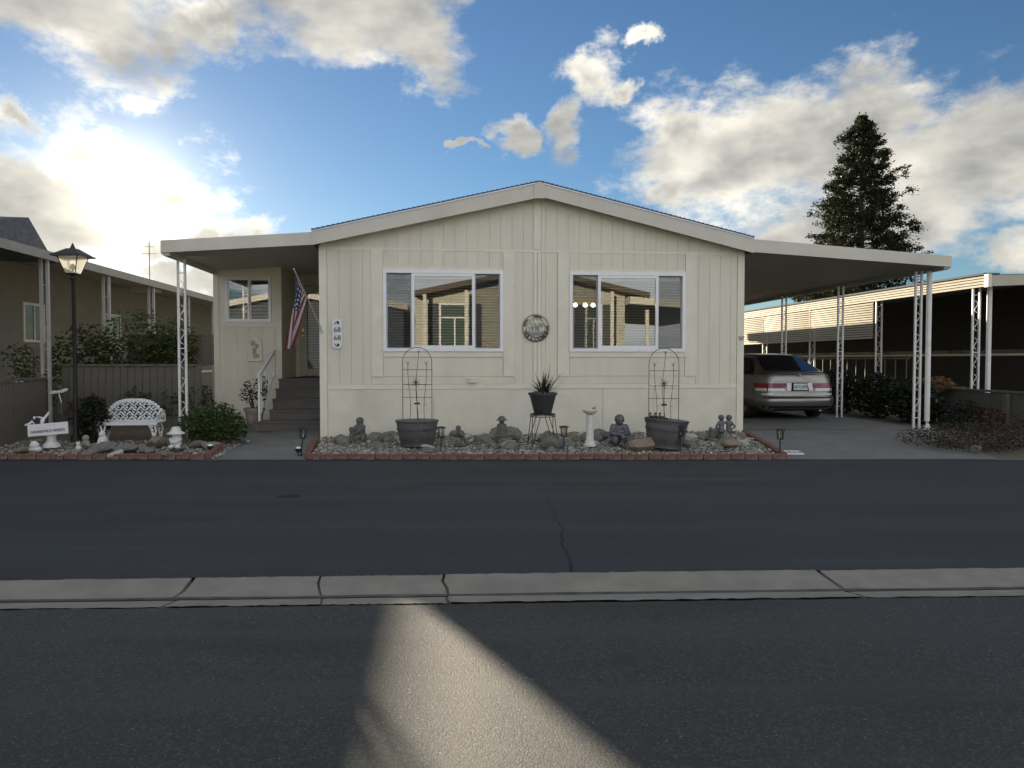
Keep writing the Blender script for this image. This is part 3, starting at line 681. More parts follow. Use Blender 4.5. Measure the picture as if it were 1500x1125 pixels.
# flag on its bracket
fl = lot_thing('flag', 'American flag hanging from an angled pole beside the front steps', 'flag', XL, 13.2, 1.8)
bx0 = Vector((0.05, -.16, .17)); tip = Vector((-.27, -1.0, 1.15))
MB().tube([bx0, tip], .012, 8).ell(tip, (.016, .016, .022)).build('pole', mat('brown_pole', (.36, .32, .27), .5), fl, smooth=True)
MB().tube([bx0 + Vector((0, .03, -.03)), bx0 + (tip - bx0) * .12], .022, 8).ell(bx0 + Vector((0, .015, -.02)), (.05, .022, .06)).build('bracket', M_METALW, fl, smooth=True)
def flag_mat():
    m = bpy.data.materials.new('flag_cloth'); m.use_nodes = True; t = NT(m.node_tree)
    uv = t.n('ShaderNodeTexCoord').outputs['UV']; s_ = t.n('ShaderNodeSeparateXYZ', None, i0=uv)
    u, v_ = s_.outputs[0], s_.outputs[1]
    st = t.m('GREATER_THAN', t.m('MODULO', t.m('FLOOR', t.m('MULTIPLY', v_, 13)), 2), .5)
    c = t.mix(st, (.24, .05, .06, 1), (.52, .50, .50, 1))
    can = t.m('MULTIPLY', t.m('LESS_THAN', u, .4), t.m('GREATER_THAN', v_, 6 / 13))
    uu = t.m('SUBTRACT', t.m('FRACT', t.m('MULTIPLY', u, 15)), .5); vv = t.m('SUBTRACT', t.m('FRACT', t.m('MULTIPLY', v_, 9.3)), .5)
    star = t.m('LESS_THAN', t.m('ADD', t.m('MULTIPLY', uu, uu), t.m('MULTIPLY', vv, vv)), .09)
    c = t.mix(can, c, t.mix(star, (.035, .045, .11, 1), (.5, .5, .5, 1)))
    d = t.n('ShaderNodeBsdfDiffuse', None, Color=c); tl = t.n('ShaderNodeBsdfTranslucent', None, Color=c)
    t.n('ShaderNodeOutputMaterial', None, Surface=t.n('ShaderNodeMixShader', None, i0=.35, i1=d, i2=tl)); return m
P = MB(); NU, NV = 30, 20; P.uv = []
ax = (tip - bx0)
for i in range(NU + 1):
    for j in range(NV + 1):
        u = i / NU; v_ = j / NV                # v along the pole (hoist), u is the fly; cloth hangs down and gathers
        h0 = bx0 + ax * (.54 + .38 * v_)
        fall = u * 1.3
        gx = Vector((-.02, -.25, 0)) * (1 - v_) * min(1, u * 1.6) * -.55
        pull = (1 - math.exp(-3 * u))
        mid = bx0 + ax * .80
        p = Vector((h0.x + (mid.x - h0.x) * pull * .62, h0.y + (mid.y - h0.y) * pull * .55, h0.z - fall * (.62 + .30 * v_) ))
        p.x += math.sin(v_ * 15 + u * 2.2) * .045 * pull + -.20 * u
        p.y += math.cos(v_ * 12 + u * 1.5) * .05 * pull
        P.v.append(tuple(p)); P.uv.append((u, v_))
for i in range(NU):
    for j in range(NV): q = i * (NV + 1) + j; P.f.append((q, q + 1, q + NV + 2, q + NV + 1))
P.build('cloth', flag_mat(), fl, smooth=True, sharp=180)

P = MB(); random.seed(9); c = spot(424, 727)
P.v = [(c.x + math.cos(R(a)) * .17 * random.uniform(.6, 1.1), c.y + math.sin(R(a)) * .10 * random.uniform(.6, 1.1), .004) for a in range(0, 360, 20)]; P.f = [tuple(range(18))]
P.build('oil_stain', M_CRACK, road)

# ================================================================== planting bed: soil, bricks, gravel, rocks
random.seed(21)
def bed_z(x, y): return lot_z(x, y) + .045
BA, BB, BC, BD = Vector((-3.02, 11.13, 0)), Vector((4.02, 11.13, 0)), L(5.43, 13.03), L(-2.0, 13.03)
def bed_pt(u, v): return BA.lerp(BB, u).lerp(BD.lerp(BC, u), v)
P = MB(); nu, nv = 60, 14
for i in range(nv + 1):
    for j in range(nu + 1):
        p = bed_pt(j / nu, i / nv); P.v.append((p.x, p.y, bed_z(p.x, p.y) + mnoise.noise(Vector((p.x * 2, p.y * 2, 3))) * .02))
for i in range(nv):
    for j in range(nu): q = i * (nu + 1) + j; P.f.append((q, q + 1, q + nu + 2, q + nu + 1))
tag(P.build('planting_bed', M_GRAVEL, smooth=True), kind='structure')

def brick_run(root, a, b, me, jit=.004):
    d = (b - a); n = max(1, int(d.length / .205)); ang = math.atan2(d.y, d.x)
    for k in range(n):
        p = a.lerp(b, (k + .5) / n); o = link('brick', me[k % len(me)], root, Vector((p.x, p.y, lot_z(p.x, p.y))) - root.location + Vector((0, random.uniform(-jit, jit), random.uniform(-.006, .004))))
        o.rotation_euler = (0, random.uniform(-.02, .02), ang + random.uniform(-.02, .02))
bricks = []
for k in range(4):
    P = MB().box(-.099, .099, -.045, .045, .0, .085); me = bpy.data.meshes.new('brick'); me.from_pydata(P.v, [], P.f); me.materials.append(M_BRICK)
    bm = bmesh.new(); bm.from_mesh(me); bmesh.ops.bevel(bm, geom=bm.edges[:], offset=.008, segments=1, affect='EDGES')
    for v_ in bm.verts: v_.co += Vector((random.uniform(-.004, .004), random.uniform(-.004, .004), random.uniform(-.004, .004)))
    bm.to_mesh(me); bm.free(); bricks.append(me)
edg = thing('brick_edging', 'low red brick edging along the rock bed in front of the home', 'edging', (0.5, 11.07, 0))
brick_run(edg, Vector((-3.08, 11.075, 0)), Vector((4.10, 11.075, 0)), bricks)
brick_run(edg, Vector((4.13, 11.16, 0)), L(5.52, 12.95), bricks)
brick_run(edg, Vector((-3.10, 11.16, 0)), L(-2.12, 12.95), bricks)
ed2 = thing('brick_edging', 'low red brick edging between the walkway and the left garden', 'edging', (-4.8, 11.07, 0))
brick_run(ed2, Vector((-4.58, 11.10, 0)), L(-3.72, 14.3), bricks)
brick_run(ed2, Vector((-8.6, 11.075, 0)), Vector((-4.62, 11.075, 0)), bricks)

def rock_mesh(seed, m, flat=.7, sub=2, rough=.35):
    bm = bmesh.new(); bmesh.ops.create_icosphere(bm, subdivisions=sub, radius=1); off = Vector((seed * 7.3, seed * 3.1, 0))
    for v_ in bm.verts:
        n_ = v_.co.copy(); k = 1 + rough * mnoise.noise(n_ * 1.1 + off) + rough * .5 * mnoise.noise(n_ * 2.7 + off) 
        k = round(k * 7) / 7 * .5 + k * .5
        v_.co = Vector((n_.x * k, n_.y * k * .85, n_.z * k * flat))
    me = bpy.data.meshes.new('rock'); bm.to_mesh(me); bm.free(); me.materials.append(m)
    me.polygons.foreach_set('use_smooth', [True] * len(me.polygons)); me.set_sharp_from_angle(angle=R(32)); return me
ROCKS = {k: [rock_mesh(s_ + 10 * i, m, f) for s_, f in ((1, .7), (2, .6), (3, .85), (4, .55))] for i, (k, m) in enumerate((('g', M_ROCKG), ('t', M_ROCKT), ('w', M_ROCKW)))}
def rock(kind, loc, r, label, group=None, sc=(1, 1, 1), rz=None, v_=None):
    me = random.choice(ROCKS[kind]) if v_ is None else ROCKS[kind][v_]
    o = link('rock', me, None, loc); o.scale = (r * sc[0], r * sc[1], r * sc[2]); o.rotation_euler = (random.uniform(-.3, .3), random.uniform(-.3, .3), random.uniform(0, 6.28) if rz is None else rz)
    return tag(o, label, 'rock', group)
GLAB = 'rounded grey river rock lying loose in the gravel bed under the front windows'
def keepout(x, y): return any((x - a) ** 2 + (y - b) ** 2 < r * r for a, b, r in KEEP)
KEEP = []
for px, py, r in ((611, 652, .3), (973, 655, .3), (795, 652, .28), (864, 653, .12), (525, 648, .18), (907, 651, .18), (1062, 640, .18), (735, 641, .1), (674, 651, .14)):
    p = spot(px, py, .12); KEEP.append((p.x, p.y, r))
n = 0
while n < 110:
    u, v_ = random.random(), random.random() ** .8; p = bed_pt(.02 + u * .96, .08 + v_ * .86)
    if keepout(p.x, p.y): continue
    r = (.04 + .13 * random.random() ** 2.2) * (1.25 if v_ > .5 else .95); rock('g' if random.random() < .78 else 'w', (p.x, p.y, bed_z(p.x, p.y) + r * .25), r, GLAB if 1 else '', 'river rocks in the front bed'); n += 1
for o in col.objects:
    if o.get('group') == 'river rocks in the front bed' and o.data in ROCKS['w']: o['label'] = 'pale river rock lying loose in the gravel bed under the front windows'; o['group'] = 'pale river rocks in the front bed'
def rk(kind, px, py, r, label, z=.12, **k):
    p = spot(px, py, z); return rock(kind, (p.x, p.y, z + r * .3), r, label, **k)
rk('t', 944, 657, .22, 'long tan boulder lying in front of the tilted barrel planter', sc=(1.2, .7, .75), rz=.1, v_=0)
rk('w', 627, 657, .09, 'white flat stone in front of the upright barrel planter', sc=(1.2, .8, .6), rz=0, v_=1)
rk('g', 549, 648, .16, 'dark blue-grey boulder right beside the hugging figures statue', sc=(1, .8, 1.0), rz=.4, v_=2)
rk('g', 566, 645, .12, 'grey pointed rock between the dark boulder and the upright barrel', sc=(.8, .8, 1.2), rz=1, v_=0)
rk('g', 585, 642, .2, 'long dark rock tucked behind the upright barrel planter', sc=(1.2, .6, .6), rz=0, v_=3)
rk('g', 735, 648, .24, 'mossy grey-green boulder carrying the statue in the wide hat', sc=(1.2, .8, .62), rz=.2, v_=0)
rk('t', 840, 644, .14, 'rounded brown rock between the plant stand and the birdbath', sc=(1, .8, .9), rz=0, v_=2)
rk('g', 856, 646, .11, 'grey rock leaning at the foot of the birdbath', sc=(.8, .8, 1), v_=0)
rk('t', 1070, 655, .17, 'brown jagged rock in front of the two-children statue', sc=(1.1, .8, .8), v_=3)
rk('t', 1086, 641, .12, 'brown rock against the corner of the home by the driveway', sc=(1.1, .8, .9), v_=1)
rk('g', 805, 655, .2, 'pale ribbed stone pumpkin-shaped rock under the plant stand', sc=(1, .9, .75), v_=2)

def pebbles(name, n, gen, m, rmin, rmax, label=None):
    P = MB(); base = [(0, 0, 1), (1, 0, .15), (.3, .95, 0), (-.8, .6, .1), (-.8, -.6, -.1), (.3, -.95, .1), (0, 0, -.8)]
    fc = [(0, 1, 2), (0, 2, 3), (0, 3, 4), (0, 4, 5), (0, 5, 1), (6, 2, 1), (6, 3, 2), (6, 4, 3), (6, 5, 4), (6, 1, 5)]
    for _ in range(n):
        p = gen(); r = random.uniform(rmin, rmax); a = random.uniform(0, 6.28); c, s_ = math.cos(a), math.sin(a); fl_ = random.uniform(.45, .8)
        vs_ = []
        for x, y, z in base:
            x *= random.uniform(.75, 1.25); y *= random.uniform(.6, 1.0); vs_.append((p[0] + (x * c - y * s_) * r, p[1] + (x * s_ + y * c) * r, p[2] + z * r * fl_))
        P.add(vs_, fc)
    return P.build(name, m)
def gravelmat():
    m = bpy.data.materials.new('pebble'); m.use_nodes = True; t = NT(m.node_tree); geo = t.n('ShaderNodeNewGeometry')
    rr = geo.outputs['Random Per Island']; cr = t.n('ShaderNodeValToRGB', None, i0=rr)
    e = cr.color_ramp.elements; e[0].color = (.08, .085, .08, 1); e[1].color = (.46, .44, .40, 1)
    for p_, c_ in ((.3, (.16, .165, .15, 1)), (.6, (.27, .25, .215, 1)), (.85, (.36, .33, .28, 1))): x = e.new(p_); x.color = c_
    p = t.n('ShaderNodeBsdfPrincipled', None, Base_Color=cr.outputs[0], Roughness=.85)
    t.n('ShaderNodeOutputMaterial', None, Surface=p); return m
M_PEB = gravelmat()
def gen_bed():
    p = bed_pt(random.random(), random.random() ** 1.3); return (p.x, p.y, bed_z(p.x, p.y) + random.uniform(-.005, .02))
o = pebbles('gravel', 9000, gen_bed, M_PEB, .012, .042); tag(o, 'mixed grey pebble gravel filling the front bed', 'gravel', kind='stuff')
def gen_left():
    x = random.uniform(-8.4, -4.5); y = 11.13 + random.random() ** 1.5 * 1.6; return (x, y, lot_z(x, y) + random.uniform(0, .012))
o = pebbles('gravel', 2500, gen_left, M_PEB, .012, .045); tag(o, 'pebbles scattered over the soil of the left garden', 'gravel', kind='stuff')

# ================================================================== planters, trellises, stand
def barrel(label, px, py, z, rt, h, tilt=0):
    p = spot(px, py, z); t = thing('barrel_planter', label, 'planter', (p.x, p.y, z)); t.rotation_euler = (0, tilt, 0)
    n = 22; rb = rt * .76
    for k in range(n):                         # staves
        a0, a1 = 2 * math.pi * k / n + .004, 2 * math.pi * (k + 1) / n - .004; Q = MB()
        for (r0, zz) in ((rb, 0), (rb + (rt - rb) * .5 + .012, h * .5), (rt, h)):
            for a, rr in ((a0, r0), (a1, r0), (a1, r0 - .03), (a0, r0 - .03)): Q.v.append((math.cos(a) * rr, math.sin(a) * rr, zz))
        for i in range(2):
            for j in range(4): q = i * 4 + j; q2 = i * 4 + (j + 1) % 4; Q.f.append((q, q2, q2 + 4, q + 4))
        Q.f += [(3, 2, 1, 0), (8, 9, 10, 11)]; Q.build('stave', M_BARREL, t)
    for f in (.22, .62, .93):
        rr = rb + (rt - rb) * f + (.010 if f != .62 else .014); dr = (rt - rb) * .06
        MB().lathe([(rr - .006, h * f), (rr + .004, h * f), (rr + .004 + dr, h * f + .03), (rr - .006 + dr, h * f + .03)], n=28).build('hoop', mat('hoop_metal', (.11, .105, .12), .55, .3, 12, metal=.5), t, smooth=True)
    MB().lathe([(.001, h * .88), (rt * .5, h * .9), (rt - .04, h * .86)], n=22, close=False).build('potting_soil', M_SOIL, t, smooth=True)
    return t, p
def trellis(label, p, z0, wd, ztop, flower):
    t = thing('garden_trellis', label, 'trellis', (p.x, p.y, z0)); w2 = wd / 2; H_ = ztop - z0; r = .0055
    za = H_ - w2
    pts = [(-w2, 0, -.12), (-w2, 0, za)] + [(-w2 * math.cos(R(a)), 0, za + w2 * math.sin(R(a))) for a in range(15, 180, 15)] + [(w2, 0, za), (w2, 0, -.12)]
    MB().tube(pts, r, 5).build('arch_frame', M_IRON, t)
    for f in (.33, .50, .70, .33 + .001):
        if f == .33 + .001: continue
        MB().tube([(-w2, .006, H_ * f), (w2, .006, H_ * f)], r * .8, 5).build('crossbar', M_IRON, t)
    for x0, ph, top in ((-w2 * .55, .3, .80), (0, 1.8, .96), (w2 * .55, 3.6, .80)):
        pts = [(x0 + math.sin(ph + z * 7.5 / 1.2) * .022, -.004, z * H_) for z in [i / 22 * top for i in range(23)]]
        Q = MB().tube([(pts[0][0], -.004, -.12)] + pts, r * .75, 5)
        e = Vector(pts[-1])
        for s_ in (-1, 1): Q.tube([e - Vector((0, 0, .05)), e + Vector((s_ * .03, 0, .02))], r * .6, 4)
        m_ = Vector(pts[6]); Q.tube([m_, m_ + Vector((.035, 0, .03))], r * .6, 4); m_ = Vector(pts[13]); Q.tube([m_, m_ + Vector((-.03, 0, .035))], r * .6, 4)
        Q.build('vine_rod', M_IRON, t)
    Q = MB()
    for k in range(14):
        a = k / 14 * 6.283; ln = .055 + .02 * (k % 2)
        Q.tube([(-.02 * flower, -.02, H_ * .53), (-.02 * flower + math.cos(a) * ln, -.025, H_ * .53 + math.sin(a) * ln)], .004, 4)
    Q.ell((-.02 * flower, -.024, H_ * .53), (.02, .01, .02), None, 8, 5).tube([(-.02 * flower, -.02, H_ * .53), (0, -.02, H_ * .24), (.005, -.02, -.1)], .006, 5).build('metal_flower', M_IRON, t)
    MB().box(-.045, .045, -.03, -.02, H_ * .235, H_ * .26).build('crosspiece', M_IRON, t)
    return t
b1, p1 = barrel('upright half-barrel planter with an iron trellis, beside the hugging figures statue', 611, 652, .13, .335, .40)
trellis('arched dark iron trellis standing in the upright half-barrel', Vector((p1.x, p1.y + .05, 0)), .50, .47, 1.70, 1)
b2, p2 = barrel('tilted half-barrel planter with sprouting greens, beside the two-children statue', 973, 655, .13, .335, .44, .09)
trellis('arched dark iron trellis standing in the tilted half-barrel', Vector((p2.x - .0, p2.y + .06, 0)), .50, .47, 1.68, 0)

M_YUCCA = leafmat('yucca_leaf', (.035, .025, .028), (.06, .065, .04), .5, .15)
M_HERB = leafmat('herb_leaf', (.05, .07, .03), (.11, .13, .06), .6, .25)
def blades(mb, c, n, ln, wd, spread, droop, seed):
    random.seed(seed); c = Vector(c)
    for k in range(n):
        a = random.uniform(0, 6.283); e = random.uniform(.1, spread); l_ = ln * random.uniform(.65, 1.1)
        d = Vector((math.cos(a) * math.sin(e), math.sin(a) * math.sin(e), math.cos(e))); side = Vector((-math.sin(a), math.cos(a), 0)); b = len(mb.v)
        for i in range(5):
            t = i / 4; p = c + d * l_ * t + Vector((0, 0, -droop * l_ * t * t * math.sin(e))); w_ = wd * (1 - t ** 1.6) * (.6 + .4 * min(1, t * 4)) + .0008
            mb.v += [tuple(p - side * w_), tuple(p + side * w_)]
        for i in range(4): q = b + 2 * i; mb.f.append((q, q + 1, q + 3, q + 2))
    return mb
def leaves(mb, n, gen, size, seed, asp=.5):
    random.seed(seed)
    for _ in range(n):
        p = Vector(gen()); s_ = size * random.uniform(.6, 1.3)
        q = Matrix.Rotation(random.uniform(0, 6.28), 3, 'Z') @ Matrix.Rotation(random.uniform(-1.2, 1.2), 3, 'X') @ Matrix.Rotation(random.uniform(-.8, .8), 3, 'Y')
        a, b_, c_ = q @ Vector((s_, 0, 0)), q @ Vector((0, s_ * asp, 0)), q @ Vector((0, 0, s_ * .15))
        mb.add([p - a, p - b_ + c_, p + a, p + b_ + c_], [(0, 1, 2, 3)])
    return mb
def ingen(c, r, seed=None, shell=.5):
    def f():
        while True:
            v_ = Vector((random.uniform(-1, 1), random.uniform(-1, 1), random.uniform(-1, 1)))
            l_ = v_.length
            if l_ < 1 and random.random() < shell + (1 - shell) * l_: break
        return (c[0] + v_.x * r[0], c[1] + v_.y * r[1], c[2] + v_.z * r[2])
    return f

p = spot(795, 652, .13)
st = thing('plant_stand', 'black wire plant stand with bowed legs in the rock bed', 'plant stand', (p.x, p.y, .13))
H_ = .50
Q = MB()
for z_, r_ in ((H_, .20), (H_ - .035, .20)): Q.tube([(math.cos(R(a)) * r_, math.sin(R(a)) * r_, z_) for a in range(0, 361, 15)], .007, 5)
for k in range(3): a = R(60 * k); Q.tube([(math.cos(a) * -.2, math.sin(a) * -.2, H_), (math.cos(a) * .2, math.sin(a) * .2, H_)], .006, 5)
for k in range(24): a = R(15 * k); Q.tube([(math.cos(a) * .2, math.sin(a) * .2, H_), (math.cos(a) * .2, math.sin(a) * .2, H_ - .035)], .003, 4)
Q.build('ring_top', M_BLACK, st)
for k in range(4):
    a = R(45 + 90 * k) + .15
    for da in (-.42, .42):
        pts = [(math.cos(a + da * (1 - t)) * (.195 + .10 * t ** 1.5), math.sin(a + da * (1 - t)) * (.195 + .10 * t ** 1.5), H_ - .03 - (H_ - .03) * t + .04 * math.sin(t * 3.14)) for t in [i / 10 for i in range(11)]]
        MB().tube(pts, .0065, 5).build('leg', M_BLACK, st)
pot = thing('flower_pot', 'dark square-tapered flower pot on the wire plant stand', 'pot', (p.x, p.y, .13 + H_ + .008))
Q = MB().lathe([(.001, 0), (.135, 0), (.14, .01), (.215, .30), (.235, .30), (.235, .335), (.21, .335), (.20, .29), (.001, .285)], n=28, close=False); Q.build('bowl', M_POT, pot, smooth=True)
yu = thing('yucca', 'spiky dark yucca growing in the pot on the wire stand', 'plant', (p.x, p.y, .13 + H_ + .30))
blades(MB(), (0, 0, 0), 80, .43, .012, 1.1, .25, 4).build('leaves', M_YUCCA, yu)
blades(MB(), (.06, 0, 0), 30, .54, .010, 1.5, .3, 5).build('leaves', M_YUCCA, yu)
Q = leaves(MB(), 160, ingen((0, 0, .03), (.19, .19, .05)), .022, 9); Q.build('moss', leafmat('pale_moss', (.16, .18, .14), (.30, .31, .25), .8, .1), yu)
hb = thing('herb_clump', 'small green sprouts growing in the tilted half-barrel', 'plant', (p2.x - .12, p2.y, .50))
Q = leaves(MB(), 420, ingen((0, 0, .06), (.20, .2, .06)), .022, 10)
for x in (-.1, -.02, .05): leaves(Q, 50, ingen((x, 0, .12), (.02, .02, .07)), .018, 12)
Q.build('leaves', M_HERB, hb)

p = spot(864, 653, .13)
bb = thing('bird_bath', 'slender white stone bird bath with a little bird on its rim', 'bird bath', (p.x, p.y, .125))
MB().lathe([(.001, 0), (.105, 0), (.105, .03), (.085, .04), (.075, .08), (.06, .12), (.055, .46), (.062, .49), (.05, .50), (.001, .505)], n=20, close=False).build('pedestal', M_WHITEST, bb, smooth=True)
MB().lathe([(.001, .50), (.05, .505), (.105, .54), (.122, .57), (.124, .58), (.112, .578), (.09, .555), (.001, .54)], n=24, close=False).build('basin', M_WHITEST, bb, smooth=True)
MB().ell((.06, -.04, .605), (.028, .018, .018)).ell((.075, -.045, .625), (.013, .012, .012)).ell((.035, -.035, .612), (.02, .008, .006)).build('bird', M_STONE, bb, smooth=True)

# ================================================================== statues
def statue(name, label, px, py, z, mb, m, base=None, vox=.011, rz=0, sc=1.0):
    p = spot(px, py, z); t = thing(name, label, 'statue', (p.x, p.y, z), rz); t.scale = (sc,) * 3
    remesh(mb.build('figure', m, t, smooth=True), vox, 2)
    if base: base.build('plinth', m, t, smooth=True)
    return t
def head(mb, c, r, hair=1.0, hat=None, face=(0, -1)):
    c = Vector(c); fx_, fy_ = face
    mb.ell(c, (r * .86, r * .9, r)); mb.ell(c + Vector((fx_ * r * .92, fy_ * r * .92, -.05 * r)), (r * .14, r * .2, r * .18), None, 8, 6)     # nose
    mb.ell(c + Vector((fx_ * r * .5, fy_ * r * .5, -.5 * r)), (r * .5, r * .45, r * .38), None, 8, 6)                                       # chin
    for s_ in (-1, 1):
        side = Vector((-fy_, fx_, 0)) * s_
        mb.ell(c + side * r * .88, (r * .2, r * .2, r * .26), None, 8, 6)                                                                   # ears
        mb.ell(c + side * r * .38 + Vector((fx_ * r * .72, fy_ * r * .72, .22 * r)), (r * .24, r * .16, r * .10), None, 8, 6)                # brows
    if hair: mb.ell(c - Vector((fx_ * r * .15, fy_ * r * .15, -r * .22)), (r * hair, r * hair, r * .92 * hair))
    return mb
# two figures embracing
Q = MB(); head(Q, (.02, .0, .335), .062, 1.12, face=(-.6, -.8))
Q.ell((.035, .01, .20), (.085, .075, .12)).cap((.09, 0, .25), (.0, -.08, .17), .035, .026).cap((-.04, 0, .25), (-.08, -.05, .15), .032, .024)
Q.cap((.06, -.02, .09), (.10, -.10, .05), .05, .035).cap((.0, -.02, .09), (-.02, -.11, .06), .05, .035).ell((.05, .03, .07), (.10, .08, .07))
head(Q, (-.10, -.05, .20), .045, 1.1, face=(.3, -.95)); Q.ell((-.095, -.03, .10), (.055, .05, .08)).cap((-.11, -.06, .05), (-.08, -.12, .02), .03, .024).cap((-.06, -.06, .13), (-.01, -.09, .15), .022, .018)
Q.lathe([(.001, -.03), (.17, -.03), (.16, .03), (.001, .035)], n=16, sy=.8, close=False)
statue('statue', 'dark stone statue of a large figure hugging a small one, near the walkway', 525, 647, .14, Q, M_STONED)
# small boy leaning over a pot
Q = MB(); head(Q, (-.03, -.02, .26), .042, 1.08, face=(-.5, -.86)); Q.ell((.01, 0, .165), (.055, .05, .07), Matrix.Rotation(.35, 3, 'Y').to_quaternion())
Q.cap((-.02, -.03, .20), (.04, -.08, .15), .024, .018).cap((.05, -.02, .19), (.06, -.08, .13), .024, .018).cap((.03, -.01, .11), (.02, -.06, .02), .034, .024).cap((.05, .02, .10), (.11, .0, .02), .034, .024).cap((.02, -.06, .02), (.02, -.10, .012), .024, .018)
Q.lathe([(.001, -.03), (.11, -.03), (.10, .012), (.001, .015)], n=14, close=False).cap((.10, 0, .02), (.14, -.03, .012), .02, .018)
statue('statue', 'small dark statue of a crouching boy beside the lamp near the upright barrel', 674, 651, .14, Q, M_STONED)
# child in a wide hat and coat
Q = MB(); head(Q, (0, -.01, .26), .046, 0); Q.lathe([(.001, .345), (.03, .342), (.055, .32), (.062, .30), (.095, .275), (.10, .268), (.06, .278), (.001, .28)], (0, 0, 0), 18, close=False)
Q.lathe([(.001, 0), (.085, 0), (.085, .03), (.07, .06), (.062, .13), (.065, .18), (.05, .215), (.03, .235), (.001, .24)], n=16, close=False, sy=.8)
for s_ in (-1, 1): Q.cap((s_ * .055, 0, .20), (s_ * .065, -.03, .12), .024, .02).cap((s_ * .065, -.03, .12), (s_ * .02, -.06, .13), .02, .016).ell((s_ * .08, -.02, .03), (.035, .04, .032))
for k in range(7): a = R(200 + 23 * k); Q.cap((math.cos(a) * .066, math.sin(a) * .055, .19), (math.cos(a) * .082, math.sin(a) * .07, .02), .009, .011, 6)
statue('statue', 'grey statue of a child in a wide floppy hat standing on a boulder', 735, 641, .27, Q, M_STONED, vox=.009)
# boy seated on a ball
Q = MB(); head(Q, (0, -.02, .375), .074, 1.03); Q.ell((.0, .01, .235), (.10, .08, .11)).cap((0, 0, .29), (0, 0, .33), .04, .035)
for s_ in (-1, 1): Q.cap((s_ * .095, .0, .275), (s_ * .13, -.05, .18), .042, .034).cap((s_ * .13, -.05, .18), (s_ * -.02, -.12, .165), .034, .026)
Q.ell((-.055, -.02, .085), (.085, .085, .085)).cap((.05, -.02, .15), (.05, -.13, .13), .05, .042).cap((.05, -.13, .13), (.045, -.12, .0), .042, .03).cap((.045, -.12, .0), (.045, -.17, -.005), .03, .024)
Q.cap((-.09, 0, .14), (-.20, -.04, .02), .045, .026).cap((-.20, -.04, .02), (-.25, -.06, .0), .026, .02).ell((0, .02, .13), (.12, .09, .07))
statue('statue', 'blue-grey statue of a boy sitting on a ball, between the birdbath and the tilted barrel', 907, 652, .135, Q, M_BRONZE, vox=.012, sc=1.08)
# two children arm in arm
Q = MB()
for s_, f in ((-1, (.3, -.95)), (1, (-.3, -.95))):
    x = s_ * .065; head(Q, (x, 0, .345), .046, 1.2, face=f); Q.ell((x, 0, .235), (.05, .042, .075)).cap((x, 0, .28), (x, 0, .31), .02, .02)
    Q.cap((x + s_ * .045, 0, .275), (x + s_ * .095, -.02, .20), .021, .017).cap((x + s_ * .095, -.02, .20), (x + s_ * .05, -.06, .17), .017, .014).cap((x - s_ * .04, 0, .28), (x - s_ * .10, -.0, .25), .02, .016)
    Q.lathe([(.001, .11), (.062, .11), (.045, .2), (.001, .21)], (x, 0, 0), 12, close=False)
    for d_ in (-.025, .025): Q.cap((x + d_, 0, .13), (x + d_ * 1.3, -.005, .02), .021, .016).ell((x + d_ * 1.3, -.025, .015), (.018, .035, .015))
Q.lathe([(.001, -.02), (.13, -.02), (.12, .012), (.001, .015)], n=16, sy=.6, close=False)
statue('statue', 'dark bronze statue of two children standing arm in arm at the home corner', 1062, 642, .16, Q, M_BRONZE, vox=.0095)
Q = MB().ell((0, 0, .16), (.035, .03, .045)).cap((0, 0, .12), (0, 0, .02), .028, .034).ell((0, 0, .0), (.05, .05, .02)).ell((.0, -.03, .16), (.012, .02, .012)).ell((.02, 0, .205), (.01, .008, .02)).ell((-.02, 0, .205), (.01, .008, .02))
statue('statue', 'tiny grey owl statue beside the two-children statue', 1041, 644, .16, Q, M_STONED, vox=.008)

# ================================================================== solar lamps
def solar_lamp(label, px, py, z, lean=0, h=.44, group=None):
    p = spot(px, py, z); t = thing('solar_lamp', label, 'lamp', (p.x, p.y, z - .01), 0, group); t.rotation_euler = (0, lean, 0)
    MB().tube([(0, 0, 0), (0, 0, h - .16)], .011, 6).build('stake', M_BLACK, t)
    MB().lathe([(.001, h), (.035, h), (.075, h - .012), (.078, h - .026), (.06, h - .03), (.001, h - .03)], n=16, close=False).build('cap', M_BLACK, t, smooth=True)
    MB().lathe([(.001, h - .165), (.048, h - .165), (.05, h - .15), (.001, h - .15)], n=14, close=False).build('base_ring', M_BLACK, t)
    MB().lathe([(.036, h - .15), (.044, h - .03)], n=14, close=False).build('glass', M_GLASS, t, smooth=True)
    for k in range(6): a = R(60 * k + 15); MB().tube([(math.cos(a) * .046, math.sin(a) * .046, h - .158), (math.cos(a) * .056, math.sin(a) * .056, h - .026)], .0045, 4).build('bar', M_BLACK, t)
    MB().tube([(0, 0, h - .15), (0, 0, h - .09)], .012, 6).build('led_stem', M_WHITEST, t)
solar_lamp('black solar path lamp leaning over the walkway corner', 441, 667, .03, .10, .44)
solar_lamp('black solar path lamp beside the upright half-barrel', 646, 665.5, .05)
solar_lamp('black solar path lamp in front of the plant stand', 826, 665.5, .05, 0, .45)
solar_lamp('black solar path lamp in front of the tilted half-barrel', 996, 665.5, .05, .03, .46)
solar_lamp('black solar path lamp at the driveway corner of the brick edging', 1142, 668, .03, .02, .43)
